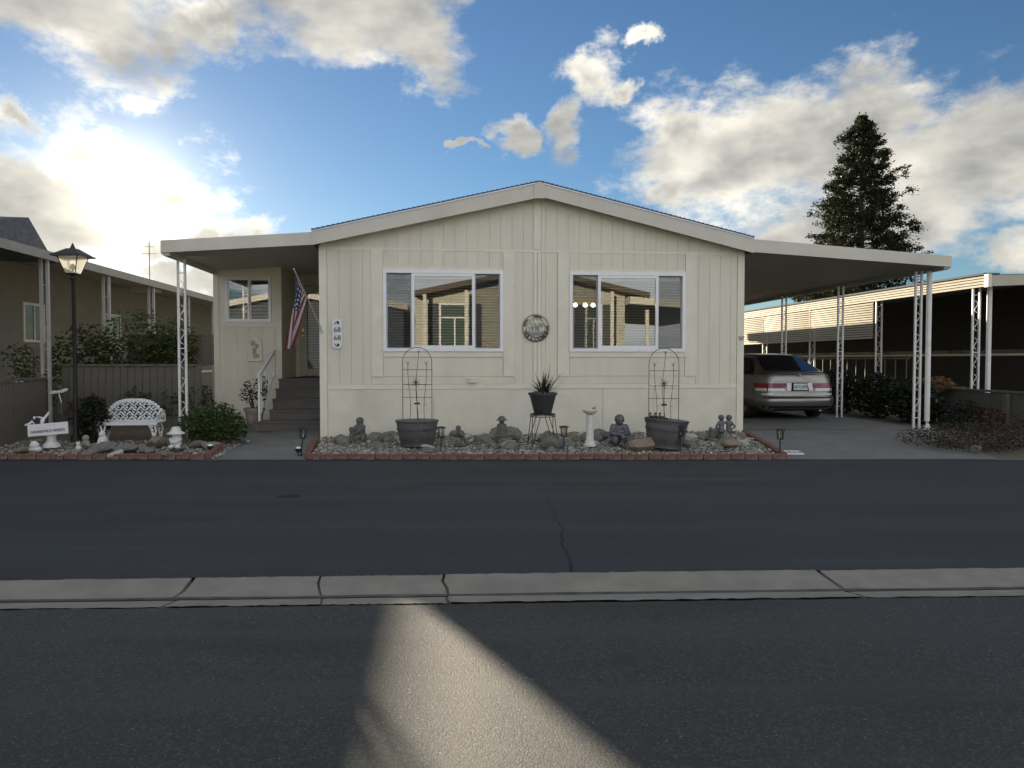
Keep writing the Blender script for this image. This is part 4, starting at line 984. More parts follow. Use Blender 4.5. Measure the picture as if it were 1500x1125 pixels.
def spot_lamp(label, px, py, z):
    p = spot(px, py, z); t = thing('spot_lamp', label, 'lamp', (p.x, p.y, z)); 
    MB().tube([(0, 0, -.02), (0, 0, .07)], .01, 6).build('stake', M_BLACK, t)
    MB().lathe([(.001, .06), (.03, .06), (.05, .10), (.052, .12), (.045, .12), (.001, .095)], n=14, close=False).build('housing', M_BLACK, t, smooth=True)
    MB().lathe([(.045, .118), (.04, .135), (.02, .148), (.001, .15)], n=14, close=False).build('dome', mat('solar_dome', (.72, .75, .78), .12, .05), t, smooth=True)
spot_lamp('low solar spot lamp with a bright dome beside the leaning path lamp', 437, 668, .02)
spot_lamp('low solar spot lamp with a bright dome among rocks at the walkway edge', 308, 664, .03)
spot_lamp('low solar spot lamp standing near the terracotta pot', 359, 640, .13)

# painted number plate lying on the drive
p = spot(1160, 666, .012); num = thing('number_board', 'white number board with blue digits lying on the driveway edge', 'sign', (p.x, p.y, lot_z(p.x, p.y) + .01))
MB().box(-.15, .15, -.16, .16, 0, .012).build('board', M_WOODP, num)
letters('6868', .15, mat('blue_print', (.02, .04, .14), .6), num, (0, .0, .0135), (0, 0, 0), depth=.001)
num.rotation_euler = (R(3), 0, R(-8))

# ================================================================== parked sedan
random.seed(31)
M_PAINT = mat('champagne_paint', (.235, .22, .195), .32, 0.0, .5, metal=.7, coat=.6)
M_CGLASS = glass('car_glass', (.12, .14, .14), .05, 1.2)
M_RED = mat('red_lens', (.22, .006, .008), .18, .1, 12, coat=.5)
M_CLEARL = mat('clear_lens', (.78, .78, .76), .15, .1, 20, coat=.5)
M_TYRE = mat('tyre_rubber', (.02, .02, .02), .85, .2, 20)
M_RIM = mat('alloy_rim', (.5, .5, .5), .35, .05, 10, metal=.8)
M_UNDER = mat('black_plastic', (.015, .015, .016), .7, .2, 20)
car = lot_thing('parked_car', 'silver-beige sedan parked under the carport with its tail to the street', 'car', 7.74, 15.2, .188)
rows = [(.20, .74, .16), (.25, .83, .07), (.32, .885, .02), (.40, .90, .0), (.46, .905, .0), (.485, .90, .012), (.50, .895, .03), (.54, .885, .055), (.60, .885, .062), (.72, .88, .075), (.86, .865, .095), (.97, .84, .115), (1.00, .82, .135)]
deckr = [(.20, 1.022, .805), (.35, 1.035, .79), (.62, 1.045, .775), (1.1, 1.02, .79), (1.8, .98, .80), (2.6, .95, .80), (3.25, .955, .79), (3.6, .93, .775), (4.1, .86, .74), (4.5, .76, .66), (4.66, .66, .58)]
def rear_y(x, hw, y0): q = min(1, abs(x) / hw); return y0 + .035 * q ** 2 + .30 * max(0, (q - .72) / .28) ** 2.2
NC = 20; P = MB()
def xcol(c): t = c / NC * 2 - 1; return math.copysign(abs(t) ** .8, t)
for z, hw, y0 in rows:
    for c in range(NC + 1): x = xcol(c) * hw; P.v.append((x, rear_y(x, hw, y0), z))
for y, z, hw in deckr:
    for c in range(NC + 1):
        t = xcol(c); P.v.append((t * hw, y + (.26 * max(0, (abs(t) - .72) / .28) ** 2.2 if y < .3 else 0), z - .035 * abs(t) ** 3))
n1_ = NC + 1; nr = len(rows) + len(deckr)
for r_ in range(nr - 1):
    for c in range(NC): q = r_ * n1_ + c; P.f.append((q, q + 1, q + n1_ + 1, q + n1_))
# sides: every rear row runs forward
sy = [(.55, 1.0), (.8, 1.008), (1.2, 1.012), (1.8, 1.015), (2.6, 1.015), (3.4, 1.005), (4.0, .97), (4.4, .86), (4.62, .70)]
for s_, cidx in ((-1, 0), (1, NC)):
    idx = []
    for r_, (z, hw, y0) in enumerate(rows):
        line = [r_ * n1_ + cidx]
        for y, k in sy:
            zz = z if z < .9 else z - (z - .9) * min(1, y / 3.0) * .3 - max(0, y - 3.5) * .12
            b = len(P.v); P.v.append((s_ * hw * k, y, min(zz, z) if y < 4.2 else min(zz, .70) )); line.append(b)
        idx.append(line)
    for r_ in range(len(rows) - 1):
        for j in range(len(sy)): P.f.append((idx[r_][j], idx[r_][j + 1], idx[r_ + 1][j + 1], idx[r_ + 1][j]))
    dk = [len(rows) * n1_ + i * n1_ + cidx for i in range(len(deckr))]
    top = idx[-1]
    P.f.append((top[0], top[1], dk[2], dk[0])); P.f.append((dk[0], dk[2], dk[1]))
    for j in range(1, len(sy)): P.f.append((top[j], top[min(j + 1, len(sy))], dk[min(j + 2, len(dk) - 1)], dk[min(j + 1, len(dk) - 1)]))
body = P.build('body', M_PAINT, car, smooth=True, sharp=38)
# cabin
def cabin(inset, lift, y):  # ring of section
    pass
cab = [(.42, 1.03, .775, 0), (1.22, 1.385, .535, .04), (1.55, 1.42, .53, .05), (2.2, 1.425, .53, .05), (2.55, 1.40, .54, .04), (3.35, .97, .735, 0)]
P = MB(); CS = [(-1, -.08), (-.97, -.02), (-.86, .022), (-.5, .034), (0, .04), (.5, .034), (.86, .022), (.97, -.02), (1, -.08)]
for y, z, hw, crown in cab:
    for t, dz in CS: P.v.append((t * hw, y - (.10 * (1 - t * t) if y < 1.3 and z < 1.3 else 0), z + dz * (1 if crown else .3)))
for i in range(len(cab) - 1):
    for j in range(8): q = i * 9 + j; P.f.append((q, q + 1, q + 10, q + 9))
for s_, j in ((-1, 0), (1, 8)):              # cabin sides
    b = len(P.v)
    for y, z, hw, c_ in cab: P.v.append((s_ * .775, y, .99 if y < 3 else .95))
    for i in range(len(cab) - 1): P.f.append((i * 9 + j, (i + 1) * 9 + j, b + i + 1, b + i))
P.build('cabin', M_PAINT, car, smooth=True, sharp=35)
# rear glass lies just over the cabin slope
P = MB()
for y, z, hw in ((.47, 1.055, .64), (.75, 1.183, .58), (1.0, 1.295, .525), (1.17, 1.372, .475)):
    for k in range(9):
        t = k / 4 - 1; P.v.append((t * hw, y - .085 * (1 - t * t) * (1.2 - y) / .78 - .012, z + .034 * (1 - .6 * t * t) * (y - .3) + .016))
for i in range(3):
    for j in range(8): q = i * 9 + j; P.f.append((q, q + 1, q + 10, q + 9))
P.build('rear_window', mat('dark_car_window', (.008, .01, .011), .06, .1, 5, coat=.3), car, smooth=True)
for s_ in (-1, 1):
    P = MB().add([(s_ * .778, .75, 1.05), (s_ * .782, 3.0, .99), (s_ * .565, 2.5, 1.36), (s_ * .562, 1.35, 1.36)], [(0, 1, 2, 3)]); P.v += [(x - s_ * .012, y, z) for x, y, z in P.v]
    P.f += [(4, 5, 6, 7), (0, 1, 5, 4), (1, 2, 6, 5), (2, 3, 7, 6), (3, 0, 4, 7)]; P.v = [(x + s_ * .012, y, z) for x, y, z in P.v]; P.build('side_window', MATS['dark_car_window'], car)
P = MB().add([(-.70, 3.30, .99), (.70, 3.30, .99), (.53, 2.62, 1.39), (-.53, 2.62, 1.39)], [(0, 1, 2, 3)]); P.v = [(x, y + .03, z + .025) for x, y, z in P.v]; P.v += [(x, y - .01, z - .01) for x, y, z in P.v]; P.f.append((4, 5, 6, 7)); P.build('windscreen', MATS['dark_car_window'], car)
def rear_patch(x0, x1, z0, z1, off, nx=8, nz=4, shape=None):
    mb = MB()
    def hwof(z):
        for (za, wa, ya), (zb2, wb, yb) in zip(rows, rows[1:]):
            if za <= z <= zb2: t = (z - za) / (zb2 - za); return wa + (wb - wa) * t, ya + (yb - ya) * t
        return rows[-1][1], rows[-1][2]
    for i in range(nz + 1):
        for j in range(nx + 1):
            u, v_ = j / nx, i / nz; x = x0 + (x1 - x0) * u; z = z0 + (z1 - z0) * v_
            if shape: x, z = shape(x, z, u, v_)
            hw, y0 = hwof(z); x = max(-hw, min(hw, x)); mb.v.append((x, rear_y(x, hw, y0) - off, z))
    k = len(mb.v); mb.v += [(x, y + off * .9 + .004, z) for x, y, z in mb.v]
    for i in range(nz):
        for j in range(nx): q = i * (nx + 1) + j; mb.f.append((q, q + 1, q + nx + 2, q + nx + 1))
    ring_ = [j for j in range(nx + 1)] + [i * (nx + 1) + nx for i in range(1, nz + 1)] + [nz * (nx + 1) + j for j in range(nx - 1, -1, -1)] + [i * (nx + 1) for i in range(nz - 1, 0, -1)]
    for a, b in zip(ring_, ring_[1:] + ring_[:1]): mb.f.append((a, a + k, b + k, b))
    return mb
for s_ in (-1, 1):
    sl = lambda x, z, u, v_: (x + (.04 * s_ * (1 - v_) if u < .02 else 0), z)
    tl_ = rear_patch(s_ * .30, s_ * .872, .70, .805, .014, 12, 4, lambda x, z, u, v_: (x + s_ * (-.045) * (v_ - .5) * (1 - u), z)).build('tail_light', M_RED, car, smooth=True)
    rear_patch(s_ * .345, s_ * .865, .64, .697, .013, 12, 2).build('reversing_lens', M_CLEARL, car, smooth=True)
    rear_patch(s_ * .70, s_ * .72, .638, .808, .017, 2, 4).build('lens_divider', M_UNDER, car)
    rear_patch(s_ * .60, s_ * .80, .552, .585, .010, 6, 2).build('bumper_reflector', M_CLEARL, car, smooth=True)
rear_patch(-.26, .26, .632, .82, .006, 8, 4).build('plate_recess', mat('recess_grey', (.03, .03, .035), .5), car)
for s_ in (-1, 1): rear_patch(s_ * .19, s_ * .285, .64, .815, .016, 3, 4, lambda x, z, u, v_: (x + s_ * .03 * (.5 - v_) * (1 - u), z)).build('plate_surround', M_CLEARL, car, smooth=True)
pt = MB().box(-.155, .155, .028, .034, .66, .80).build('licence_plate', mat('plate_white', (.66, .67, .70), .5), car)
MB().box(-.165, .165, .032, .04, .648, .812).build('plate_frame', M_UNDER, car)
letters('6ETJ688', .088, mat('plate_blue', (.03, .05, .16), .6), pt, (0, .0275, .728), (R(90), 0, 0), depth=.001)
rear_patch(-.88, .88, .20, .32, .006, 16, 3).build('bumper_valance', M_UNDER, car)
rear_patch(-.70, .70, .491, .506, .012, 14, 2).build('bumper_seam', M_UNDER, car)
Q = MB().tube([(-.022, .09, .995), (-.014, .088, .965)], .004, 5).tube([(.022, .09, .995), (.014, .088, .965)], .004, 5).tube([(-.016, .089, .98), (.016, .089, .98)], .004, 5).tube([(math.cos(R(a)) * .032, .09, .98 + math.sin(R(a)) * .026) for a in range(0, 361, 24)], .0035, 5)
Q.build('emblem', mat('chrome', (.6, .6, .62), .2, metal=1), car)
wbm = MB().lathe([(.215, -.1), (.29, -.105), (.318, -.08), (.322, 0), (.318, .08), (.29, .105), (.215, .1)], n=28, close=False)
rbm = MB().lathe([(.001, -.04), (.06, -.05), (.20, -.035), (.218, -.06), (.218, .06), (.001, .06)], n=24, close=False)
for s_ in (-1, 1):
    for y in (.98, 3.72):
        t = MB(); t.v = [(z * s_, x, y2) for x, y2, z in wbm.v]; t.f = list(wbm.f); t.v = [(a + s_ * .775, b + y, c + .322) for a, b, c in t.v]; tw = t.build('wheel', M_TYRE, car, smooth=True)
        t = MB(); t.v = [(-z * s_, x, y2) for x, y2, z in rbm.v]; t.f = list(rbm.f); t.v = [(a + s_ * .78, b + y, c + .322) for a, b, c in t.v]; t.build('rim', M_RIM, tw, smooth=True)
MB().box(-.72, .72, .35, 4.3, .2, .34).build('underbody', M_UNDER, car)
for s_ in (-1, 1): MB().ell((s_ * .93, 3.0, 1.0), (.09, .06, .065)).build('wing_mirror', M_PAINT, car, smooth=True)
MB().tube([(.5, .12, .22), (.5, .4, .22)], .03, 8).build('exhaust', M_RIM, car)

# ================================================================== left garden
gp = MB()
for i in range(9):
    for j in range(19): x = -12 + j * .42; y = 11.12 + i * .5; gp.v.append((x, y, lot_z(x, y) + .004 + .02 * mnoise.noise(Vector((x * 1.5, y * 1.5, 0)))))
for i in range(8):
    for j in range(18): q = i * 19 + j; gp.f.append((q, q + 1, q + 20, q + 19))
tag(gp.build('garden_soil', M_SOIL, smooth=True), kind='structure')
# cast bench
p = spot(193, 646, .10); be = thing('garden_bench', 'white cast-iron garden bench with leafy openwork back', 'bench', (p.x, p.y, .115), R(6))
Q = MB(); WB = .50; random.seed(3)
def ztop(x): return .70 - .28 * (abs(x) / WB) ** 3.2
for k in range(22):                            # scalloped crest
    x = -WB + (k + .5) / 22 * 2 * WB; Q.ell((x, .16 - .10 * (x / WB) ** 2 * .0, ztop(x) - .02), (.034, .014, .034), None, 8, 6)
for row in range(4):
    zr = .36 + row * .085
    for k in range(13):
        x = -WB + .05 + (k + .5 * (row % 2)) / 13 * (2 * WB - .06)
        if zr > ztop(x) - .03: continue
        a = .7 * (1 if (k + row) % 2 else -1)
        Q.ell((x, .16, zr), (.014, .012, .052), Matrix.Rotation(a, 3, 'Y').to_quaternion(), 8, 6); Q.ell((x + .03, .155, zr + .03), (.025, .010, .016), Matrix.Rotation(-a, 3, 'Y').to_quaternion(), 8, 5)
        Q.tube([(x - .03, .16, zr - .03), (x, .162, zr), (x + .035, .16, zr - .01)], .007, 4)
Q.tube([(-WB, .16, .32), (WB, .16, .32)], .018, 6).tube([(-WB, .16, .32), (-WB, .16, .45)], .014, 6).tube([(WB, .16, .32), (WB, .16, .45)], .014, 6)
Q.build('backrest', M_CASTW, be, smooth=True)
Q = MB().box(-WB, WB, -.20, .15, .30, .325).box(-WB, WB, -.215, -.2, .275, .33); Q.build('seat', M_CASTW, be)
for s_ in (-1, 1):
    Q = MB()
    Q.tube([(s_ * WB, .15, .45), (s_ * (WB + .02), .05, .50), (s_ * (WB + .02), -.12, .50), (s_ * (WB + .01), -.20, .45), (s_ * WB, -.19, .33)], .014, 6)
    for k in range(6): Q.ell((s_ * (WB + .01), .12 - .055 * k, .40 + .03 * (k % 2)), (.012, .03, .04), None, 8, 5)
    Q.build('armrest', M_CASTW, be, smooth=True)
    for y in (-.18, .13):
        Q = MB(); x = s_ * (WB - .06)
        Q.tube([(x, y, .29), (x + s_ * .03, y, .18), (x + s_ * .005, y, .08), (x + s_ * .015, y, .0)], .016, 6).tube([(x - s_ * .10, y, .29), (x - s_ * .05, y, .2), (x - s_ * .02, y, .08), (x + s_ * .01, y, .0)], .013, 6)
        for k in range(4): Q.ell((x - s_ * (.045 - .012 * k), y, .25 - .06 * k), (.03, .010, .02), Matrix.Rotation(s_ * .6, 3, 'Y').to_quaternion(), 8, 5)
        Q.ell((x + s_ * .012, y, .012), (.028, .022, .014), None, 8, 5); Q.build('leg', M_CASTW, be, smooth=True)
# grandma's sign
p = spot(76, 655, .09); sg = thing('garden_sign', 'tilted white lettered garden board with cut-out hummingbirds on a white pedestal', 'sign', (p.x, p.y, .09))
MB().lathe([(.001, 0), (.13, 0), (.12, .05), (.07, .09), (.065, .17), (.08, .2), (.001, .21)], n=16, close=False).build('pedestal', M_WHITEST, sg, smooth=True)
bd = MB().box(-.32, .32, -.012, .012, -.095, .095).build('board', M_WOODP, sg, loc=(0, -.09, .30)); bd.rotation_euler = (R(-4), R(-5), 0)
letters("GRANDMA'S WEEDS", .061, M_TXT, bd, (0, -.0145, -.03), (R(90), 0, 0))
Q = MB().ell((-.08, 0, .145), (.035, .008, .06), Matrix.Rotation(.4, 3, 'Y').to_quaternion(), 8, 6).ell((-.02, 0, .21), (.02, .005, .09), Matrix.Rotation(.75, 3, 'Y').to_quaternion(), 8, 6).ell((-.12, 0, .20), (.045, .006, .014), Matrix.Rotation(.2, 3, 'Y').to_quaternion(), 8, 6).tube([(-.12, 0, .2), (-.2, 0, .215)], .006, 5).ell((-.21, 0, .20), (.02, .006, .025), None, 8, 5)
Q.ell((-.27, 0, .13), (.04, .006, .02), Matrix.Rotation(-.5, 3, 'Y').to_quaternion(), 8, 5).ell((-.33, 0, .105), (.05, .006, .015), Matrix.Rotation(-.3, 3, 'Y').to_quaternion(), 8, 5).tube([(-.29, 0, .09), (-.25, 0, .16), (-.21, 0, .09)], .008, 5)
Q.tube([(-.08, 0, .09), (-.08, 0, .12)], .006, 5); Q.build('hummingbird', M_WOODP, bd, smooth=True)
# rabbit, gnome, small figures
Q = MB().ell((0, 0, .09), (.07, .085, .09)).ell((0, -.02, .19), (.048, .055, .055)).ell((0, .06, .05), (.08, .07, .05))
for s_ in (-1, 1): Q.ell((s_ * .028, .005, .275), (.016, .012, .055), Matrix.Rotation(s_ * .22, 3, 'Y').to_quaternion(), 8, 6).cap((s_ * .03, -.06, .10), (s_ * .03, -.08, .02), .02, .022).ell((s_ * .06, -.03, .03), (.035, .06, .03))
Q.ell((0, -.07, .185), (.022, .02, .018), None, 8, 6)
statue('rabbit_statue', 'white rabbit statue with upright ears at the foot of the bench', 151, 654, .10, Q, M_WHITEST, vox=.009, sc=1.05)
Q = MB(); head(Q, (0, -.02, .20), .055, 1.0); Q.lathe([(.001, .32), (.045, .315), (.07, .285), (.075, .255), (.135, .215), (.13, .205), (.07, .235), (.001, .24)], n=18, close=False)
Q.ell((0, 0, .09), (.085, .075, .10)).cap((-.07, -.02, .13), (-.02, -.085, .09), .03, .024).cap((.07, -.02, .13), (.02, -.085, .09), .03, .024).ell((-.05, -.06, .02), (.04, .05, .03)).ell((.05, -.06, .02), (.04, .05, .03))
statue('gnome_statue', 'pale statue of a squatting figure in a big bonnet right of the bench', 258, 656, .12, Q, M_WHITEST, vox=.010, sc=1.05)
rk('g', 259, 661, .17, 'rough grey rock under the bonnet statue', z=.05, sc=(1.2, .8, .6), v_=0)
Q = MB(); head(Q, (0, -.01, .14), .05, 1.1); Q.ell((0, 0, .06), (.07, .06, .06)).ell((.06, -.02, .03), (.04, .04, .035))
statue('statue', 'little grey cherub bust between the rabbit and the dark bush', 126, 655, .09, Q, M_STONE, vox=.01)
Q = MB().ell((0, 0, .04), (.05, .045, .045)).ell((0, -.01, .10), (.032, .03, .032)).ell((-.02, 0, .14), (.008, .008, .02)).ell((.02, 0, .14), (.008, .008, .02))
statue('statue', 'tiny white kitten statue by the road edge near the lettered board', 115, 660, .05, Q, M_WHITEST, vox=.008)
Q = MB().ell((0, 0, .05), (.10, .08, .055)).ell((0, -.02, .12), (.075, .06, .055)).ell((0, -.03, .16), (.05, .04, .03))
statue('frog_statue', 'squat white frog statue below the lettered board', 52, 663, .04, Q, M_WHITEST, vox=.01)
# rocks along the left front
for k, (px, py, r, kd) in enumerate(((150, 662, .2, 'g'), (185, 662, .17, 'g'), (215, 664, .13, 'g'), (290, 656, .17, 'g'), (313, 657, .16, 't'), (230, 655, .22, 't'), (32, 664, .14, 't'), (275, 665, .09, 'g'), (170, 667, .1, 'w'), (243, 667, .1, 'g'), (130, 667, .09, 'g'), (95, 667, .1, 't'))):
    rk(kd, px, py, r, ['grey', 'tan'][kd == 't'] + ' rough rock lying along the front of the left garden' if kd != 'w' else 'pale stone lying in front of the garden bench', z=.06, sc=(1.25, .8, .7), group={'g': 'grey rocks of the left garden', 't': 'tan rocks of the left garden', 'w': None}[kd])
# dragonfly stake
p = spot(88, 640, .12); df = thing('dragonfly_stake', 'white dragonfly ornament on a thin stake above the lettered board', 'ornament', (p.x, p.y, .12))
MB().tube([(0, 0, -.03), (0, 0, .78)], .005, 5).build('stake', M_IRON, df)
Q = MB().ell((-.09, 0, .80), (.085, .006, .03), Matrix.Rotation(-.1, 3, 'Y').to_quaternion(), 10, 6).ell((.08, 0, .83), (.085, .006, .03), Matrix.Rotation(-.35, 3, 'Y').to_quaternion(), 10, 6).ell((.02, -.01, .70), (.012, .01, .11), Matrix.Rotation(-.25, 3, 'Y').to_quaternion(), 8, 6).ell((0, -.01, .81), (.018, .015, .03)); Q.build('dragonfly', M_WOODP, df, smooth=True)

# lamp post
lp = thing('lamp_post', 'black lantern lamp post in the left garden', 'lamp post', ((110 - 750) / FPX * 12.6, 12.6, .10)); zl = 2.84
MB().lathe([(.001, 0), (.09, 0), (.085, .08), (.05, .14), (.032, .5), (.030, zl - .1), (.055, zl - .06), (.03, zl), (.001, zl)], n=12, close=False).build('post', M_BLACK, lp, smooth=True)
def sqring(z, r): return [(-r, -r, z), (r, -r, z), (r, r, z), (-r, r, z)]
MB().hexa(sqring(zl + .0, .07) + sqring(zl + .025, .085)).build('lantern_base', M_BLACK, lp)
Q = MB().hexa(sqring(zl + .30, .25) + sqring(zl + .325, .25)).hexa(sqring(zl + .32, .24) + sqring(zl + .44, .07)).lathe([(.05, zl + .44), (.03, zl + .48), (.012, zl + .53), (.001, zl + .54)], n=8, close=False); Q.build('lantern_roof', M_BLACK, lp)
Q = MB()
for a in (-1, 1):
    for b in (-1, 1): Q.tube([(a * .085, b * .085, zl + .02), (a * .17, b * .17, zl + .31)], .009, 4)
Q.build('lantern_frame', M_BLACK, lp)
M_LGL = frosted('lantern_glass')
for k in range(4):
    c, s_ = [(1, 0), (0, 1), (-1, 0), (0, -1)][k]; mm = Matrix.Rotation(R(90 * k), 3, 'Z')
    Q = MB().add([tuple(mm @ Vector(v_)) for v_ in ((.084, -.08, zl + .03), (.084, .08, zl + .03), (.165, .16, zl + .30), (.165, -.16, zl + .30))], [(0, 1, 2, 3)]); Q.build('pane', M_LGL, lp)
MB().ell((0, 0, zl + .14), (.04, .04, .055)).tube([(0, 0, zl + .02), (0, 0, zl + .1)], .015, 6).build('bulb', mat('frosted_bulb', (.7, .68, .6), .3), lp, smooth=True)

# fences of the left garden
def plank_fence(name, label, a, b, z0, top, m, wd=.14, rail=True):
    d = b - a; n = int(d.length / (wd + .008)); ang = math.atan2(d.y, d.x); t = thing(name, label, 'fence', (a.x, a.y, z0), ang); me = None
    for k in range(n):
        x = k * (wd + .008); h_ = top - z0 + random.uniform(-.012, .012)
        if k % 4 == 0 or me is None:
            o = MB().box(0, wd, random.uniform(-.004, .004) - .01, .010, 0, h_).build('plank', m, t); me = o.data
        else: o = link('plank', me, t)
        o.location.x = x
    if rail:
        MB().box(0, d.length, -.035, .045, top - z0 + .014, top - z0 + .055).build('cap_rail', m, t)
        MB().box(0, d.length, .012, .05, .3, .39).build('rail', m, t)
    for k in range(int(d.length / 2.2) + 1):
        x = min(d.length - .09, k * 2.2); MB().box(x, x + .09, .052, .14, 0, top - z0 + .0).build('post', m, t)
    return t
fa = Vector((-8.95, 14.7, 0)); fb = L(-4.6, 15.15)
plank_fence('wooden_fence', 'weathered plank fence behind the bench, joining the porch room', fa, fb, .17, 1.36, M_FENCE)
plank_fence('wooden_fence', 'weathered plank fence running back along the left edge of the garden', Vector((-8.2, 11.4, 0)), fa + Vector((-.02, -.12, 0)), .02, 1.12, M_FENCE)
def lattice(name, label, a, b, z0, z1, m, step=.085, wd=.032):
    d = b - a; ang = math.atan2(d.y, d.x); t = thing(name, label, 'lattice', (a.x, a.y, z0), ang); Ln = d.length; H_ = z1 - z0
    for s_ in (-1, 1):
        k = -H_
        while k < Ln + H_:
            x0, x1 = (k, k + H_) if s_ > 0 else (k + H_, k); p0, p1 = Vector((x0, 0)), Vector((x1, H_))
            def clip(p0, p1):
                q0, q1 = p0.copy(), p1.copy()
                for e, lo in ((0.0, True), (Ln, False)):
                    for A, B in ((q0, q1), (q1, q0)):
                        if (A.x < e) if lo else (A.x > e):
                            if (B.x <= e) if lo else (B.x >= e): return None
                            f = (e - A.x) / (B.x - A.x); A.y += (B.y - A.y) * f; A.x = e
                return q0, q1
            c = clip(p0, p1)
            if c and (c[1] - c[0]).length > .05:
                q0, q1 = c; dn = (q1 - q0).normalized(); w_ = Vector((-dn.y, dn.x)) * wd / 2; y0 = .004 * s_
                P = MB().hexa([(q0.x - w_.x, y0 - .003, q0.y - w_.y), (q1.x - w_.x, y0 - .003, q1.y - w_.y), (q1.x - w_.x, y0 + .003, q1.y - w_.y), (q0.x - w_.x, y0 + .003, q0.y - w_.y),
                               (q0.x + w_.x, y0 - .003, q0.y + w_.y), (q1.x + w_.x, y0 - .003, q1.y + w_.y), (q1.x + w_.x, y0 + .003, q1.y + w_.y), (q0.x + w_.x, y0 + .003, q0.y + w_.y)]); P.build('slat', m, t)
            k += step
    for z in (-.03, H_): MB().box(0, Ln, -.015, .015, z, z + .03).build('rail', m, t)
    for x in (0, Ln - .05): MB().box(x, x + .05, .016, .06, -z0 + .17, H_).build('post', m, t)
    return t
lattice('lattice_screen', 'weathered diamond lattice screen above the plank fence beside the porch', Vector((-8.35, 16.1, 0)), Vector((-6.45, 16.1, 0)), 1.42, 2.02, M_FENCE)

# ================================================================== plants
M_LEAF1 = leafmat('glossy_leaf', (.035, .055, .02), (.09, .12, .035), .28, .40)
M_LEAF2 = leafmat('shrub_leaf', (.03, .055, .015), (.07, .11, .03), .55, .25)
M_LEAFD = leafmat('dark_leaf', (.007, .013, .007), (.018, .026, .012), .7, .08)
M_LEAFR = leafmat('russet_leaf', (.12, .06, .03), (.22, .13, .05), .6, .3)
M_TWIG = mat('twig_bark', (.09, .065, .045), .9, .3, 12)
def shrub(label, loc, blobs, n, size, m, stems=5, name='shrub', seed=1, asp=.5, group=None):
    t = thing(name, label, 'shrub', loc, 0, group); P = MB()
    vol = sum(b[1][0] * b[1][1] * b[1][2] for b in blobs)
    for i, (c, r) in enumerate(blobs): leaves(P, int(n * r[0] * r[1] * r[2] / vol), ingen(c, r), size, seed * 50 + i, asp)
    P.build('foliage', m, t)
    random.seed(seed); S = MB()
    for k in range(stems):
        c, r = blobs[k % len(blobs)]; e = Vector(c) + Vector((random.uniform(-.6, .6) * r[0], random.uniform(-.6, .6) * r[1], random.uniform(-.2, .6) * r[2]))
        b = Vector((c[0] * .25 + random.uniform(-.05, .05), c[1] * .25 + random.uniform(-.05, .05), 0)); mdp = b.lerp(e, .5) + Vector((random.uniform(-.06, .06), random.uniform(-.06, .06), .05)); S.tube([b, mdp, e], .016, 5, .004)
    S.build('stem', M_TWIG, t); return t
# hedge of glossy leaves against the light, behind the plank fence
for k, (x, zt, w_, lab) in enumerate(((-9.1, 2.15, .75, 'broad glossy backlit shrub behind the plank fence under the lantern'), (-8.05, 2.45, .8, 'tall glossy backlit shrub rising in the middle behind the plank fence'), (-7.25, 2.3, .55, 'glossy backlit shrub behind the plank fence next to the lattice'))):
    shrub(lab, (x, 15.75, .17), [((0, 0, zt * .62), (w_, .35, zt * .36)), ((-w_ * .5, 0, zt * .5), (w_ * .6, .3, zt * .3)), ((w_ * .4, .05, zt * .72), (w_ * .6, .3, zt * .26)), ((.1, 0, zt * .3), (w_ * .8, .3, .35))], 1500, .055, M_LEAF1, 9, seed=60 + k)
p = spot(300, 650, .13)
shrub('low round green shrub beside the walkway and the porch posts', (p.x + .0, p.y + .35, .14), [((0, 0, .30), (.52, .42, .30)), ((-.30, .1, .25), (.35, .35, .26)), ((.25, -.05, .22), (.40, .38, .24)), ((.05, .15, .45), (.3, .3, .2))], 5200, .028, M_LEAF2, 8, seed=71)
p = spot(130, 648, .12)
shrub('dark bushy plant left of the bench', (p.x, p.y + .15, .11), [((0, 0, .36), (.26, .25, .36)), ((.0, 0, .60), (.2, .2, .2))], 1500, .035, M_LEAFD, 6, seed=72)
p = spot(100, 645, .12)
shrub('reddish leafy plant behind the lettered board', (p.x, p.y + .5, .14), [((0, 0, .42), (.32, .25, .30)), ((.18, 0, .55), (.2, .2, .2))], 900, .04, leafmat('red_green_leaf', (.05, .06, .03), (.14, .06, .04), .6, .2), 6, seed=73)
p = spot(215, 632, .15)
shrub('loose green shrub growing behind the bench', (p.x, p.y + .9, .17), [((0, 0, .45), (.7, .3, .35)), ((.5, 0, .55), (.4, .3, .35)), ((-.6, 0, .5), (.4, .3, .4))], 2200, .04, M_LEAF2, 8, seed=74)
p = spot(20, 640, .12)
shrub('sparse vine-like shrub at the left fence with curling stems', (p.x - .2, p.y + 1.0, .14), [((0, 0, .9), (.5, .3, .55)), ((-.3, 0, 1.35), (.4, .3, .35))], 420, .05, M_LEAF2, 12, seed=75)
# potted bush by the steps
p = spot(369, 632, .16); tp = thing('terracotta_pot', 'pale terracotta pot beside the porch steps', 'pot', (p.x, p.y + .15, .172))
MB().lathe([(.001, 0), (.12, 0), (.17, .36), (.195, .36), (.195, .42), (.165, .42), (.155, .38), (.001, .37)], n=20, close=False).build('bowl', M_TERRA, tp, smooth=True)
shrub('small leafy bush in the terracotta pot by the steps', (p.x, p.y + .15, .55), [((0, 0, .36), (.26, .2, .24)), ((-.14, 0, .28), (.16, .14, .18)), ((.14, 0, .48), (.14, .14, .18))], 300, .035, M_LEAFD, 9, seed=76, name='potted_bush')

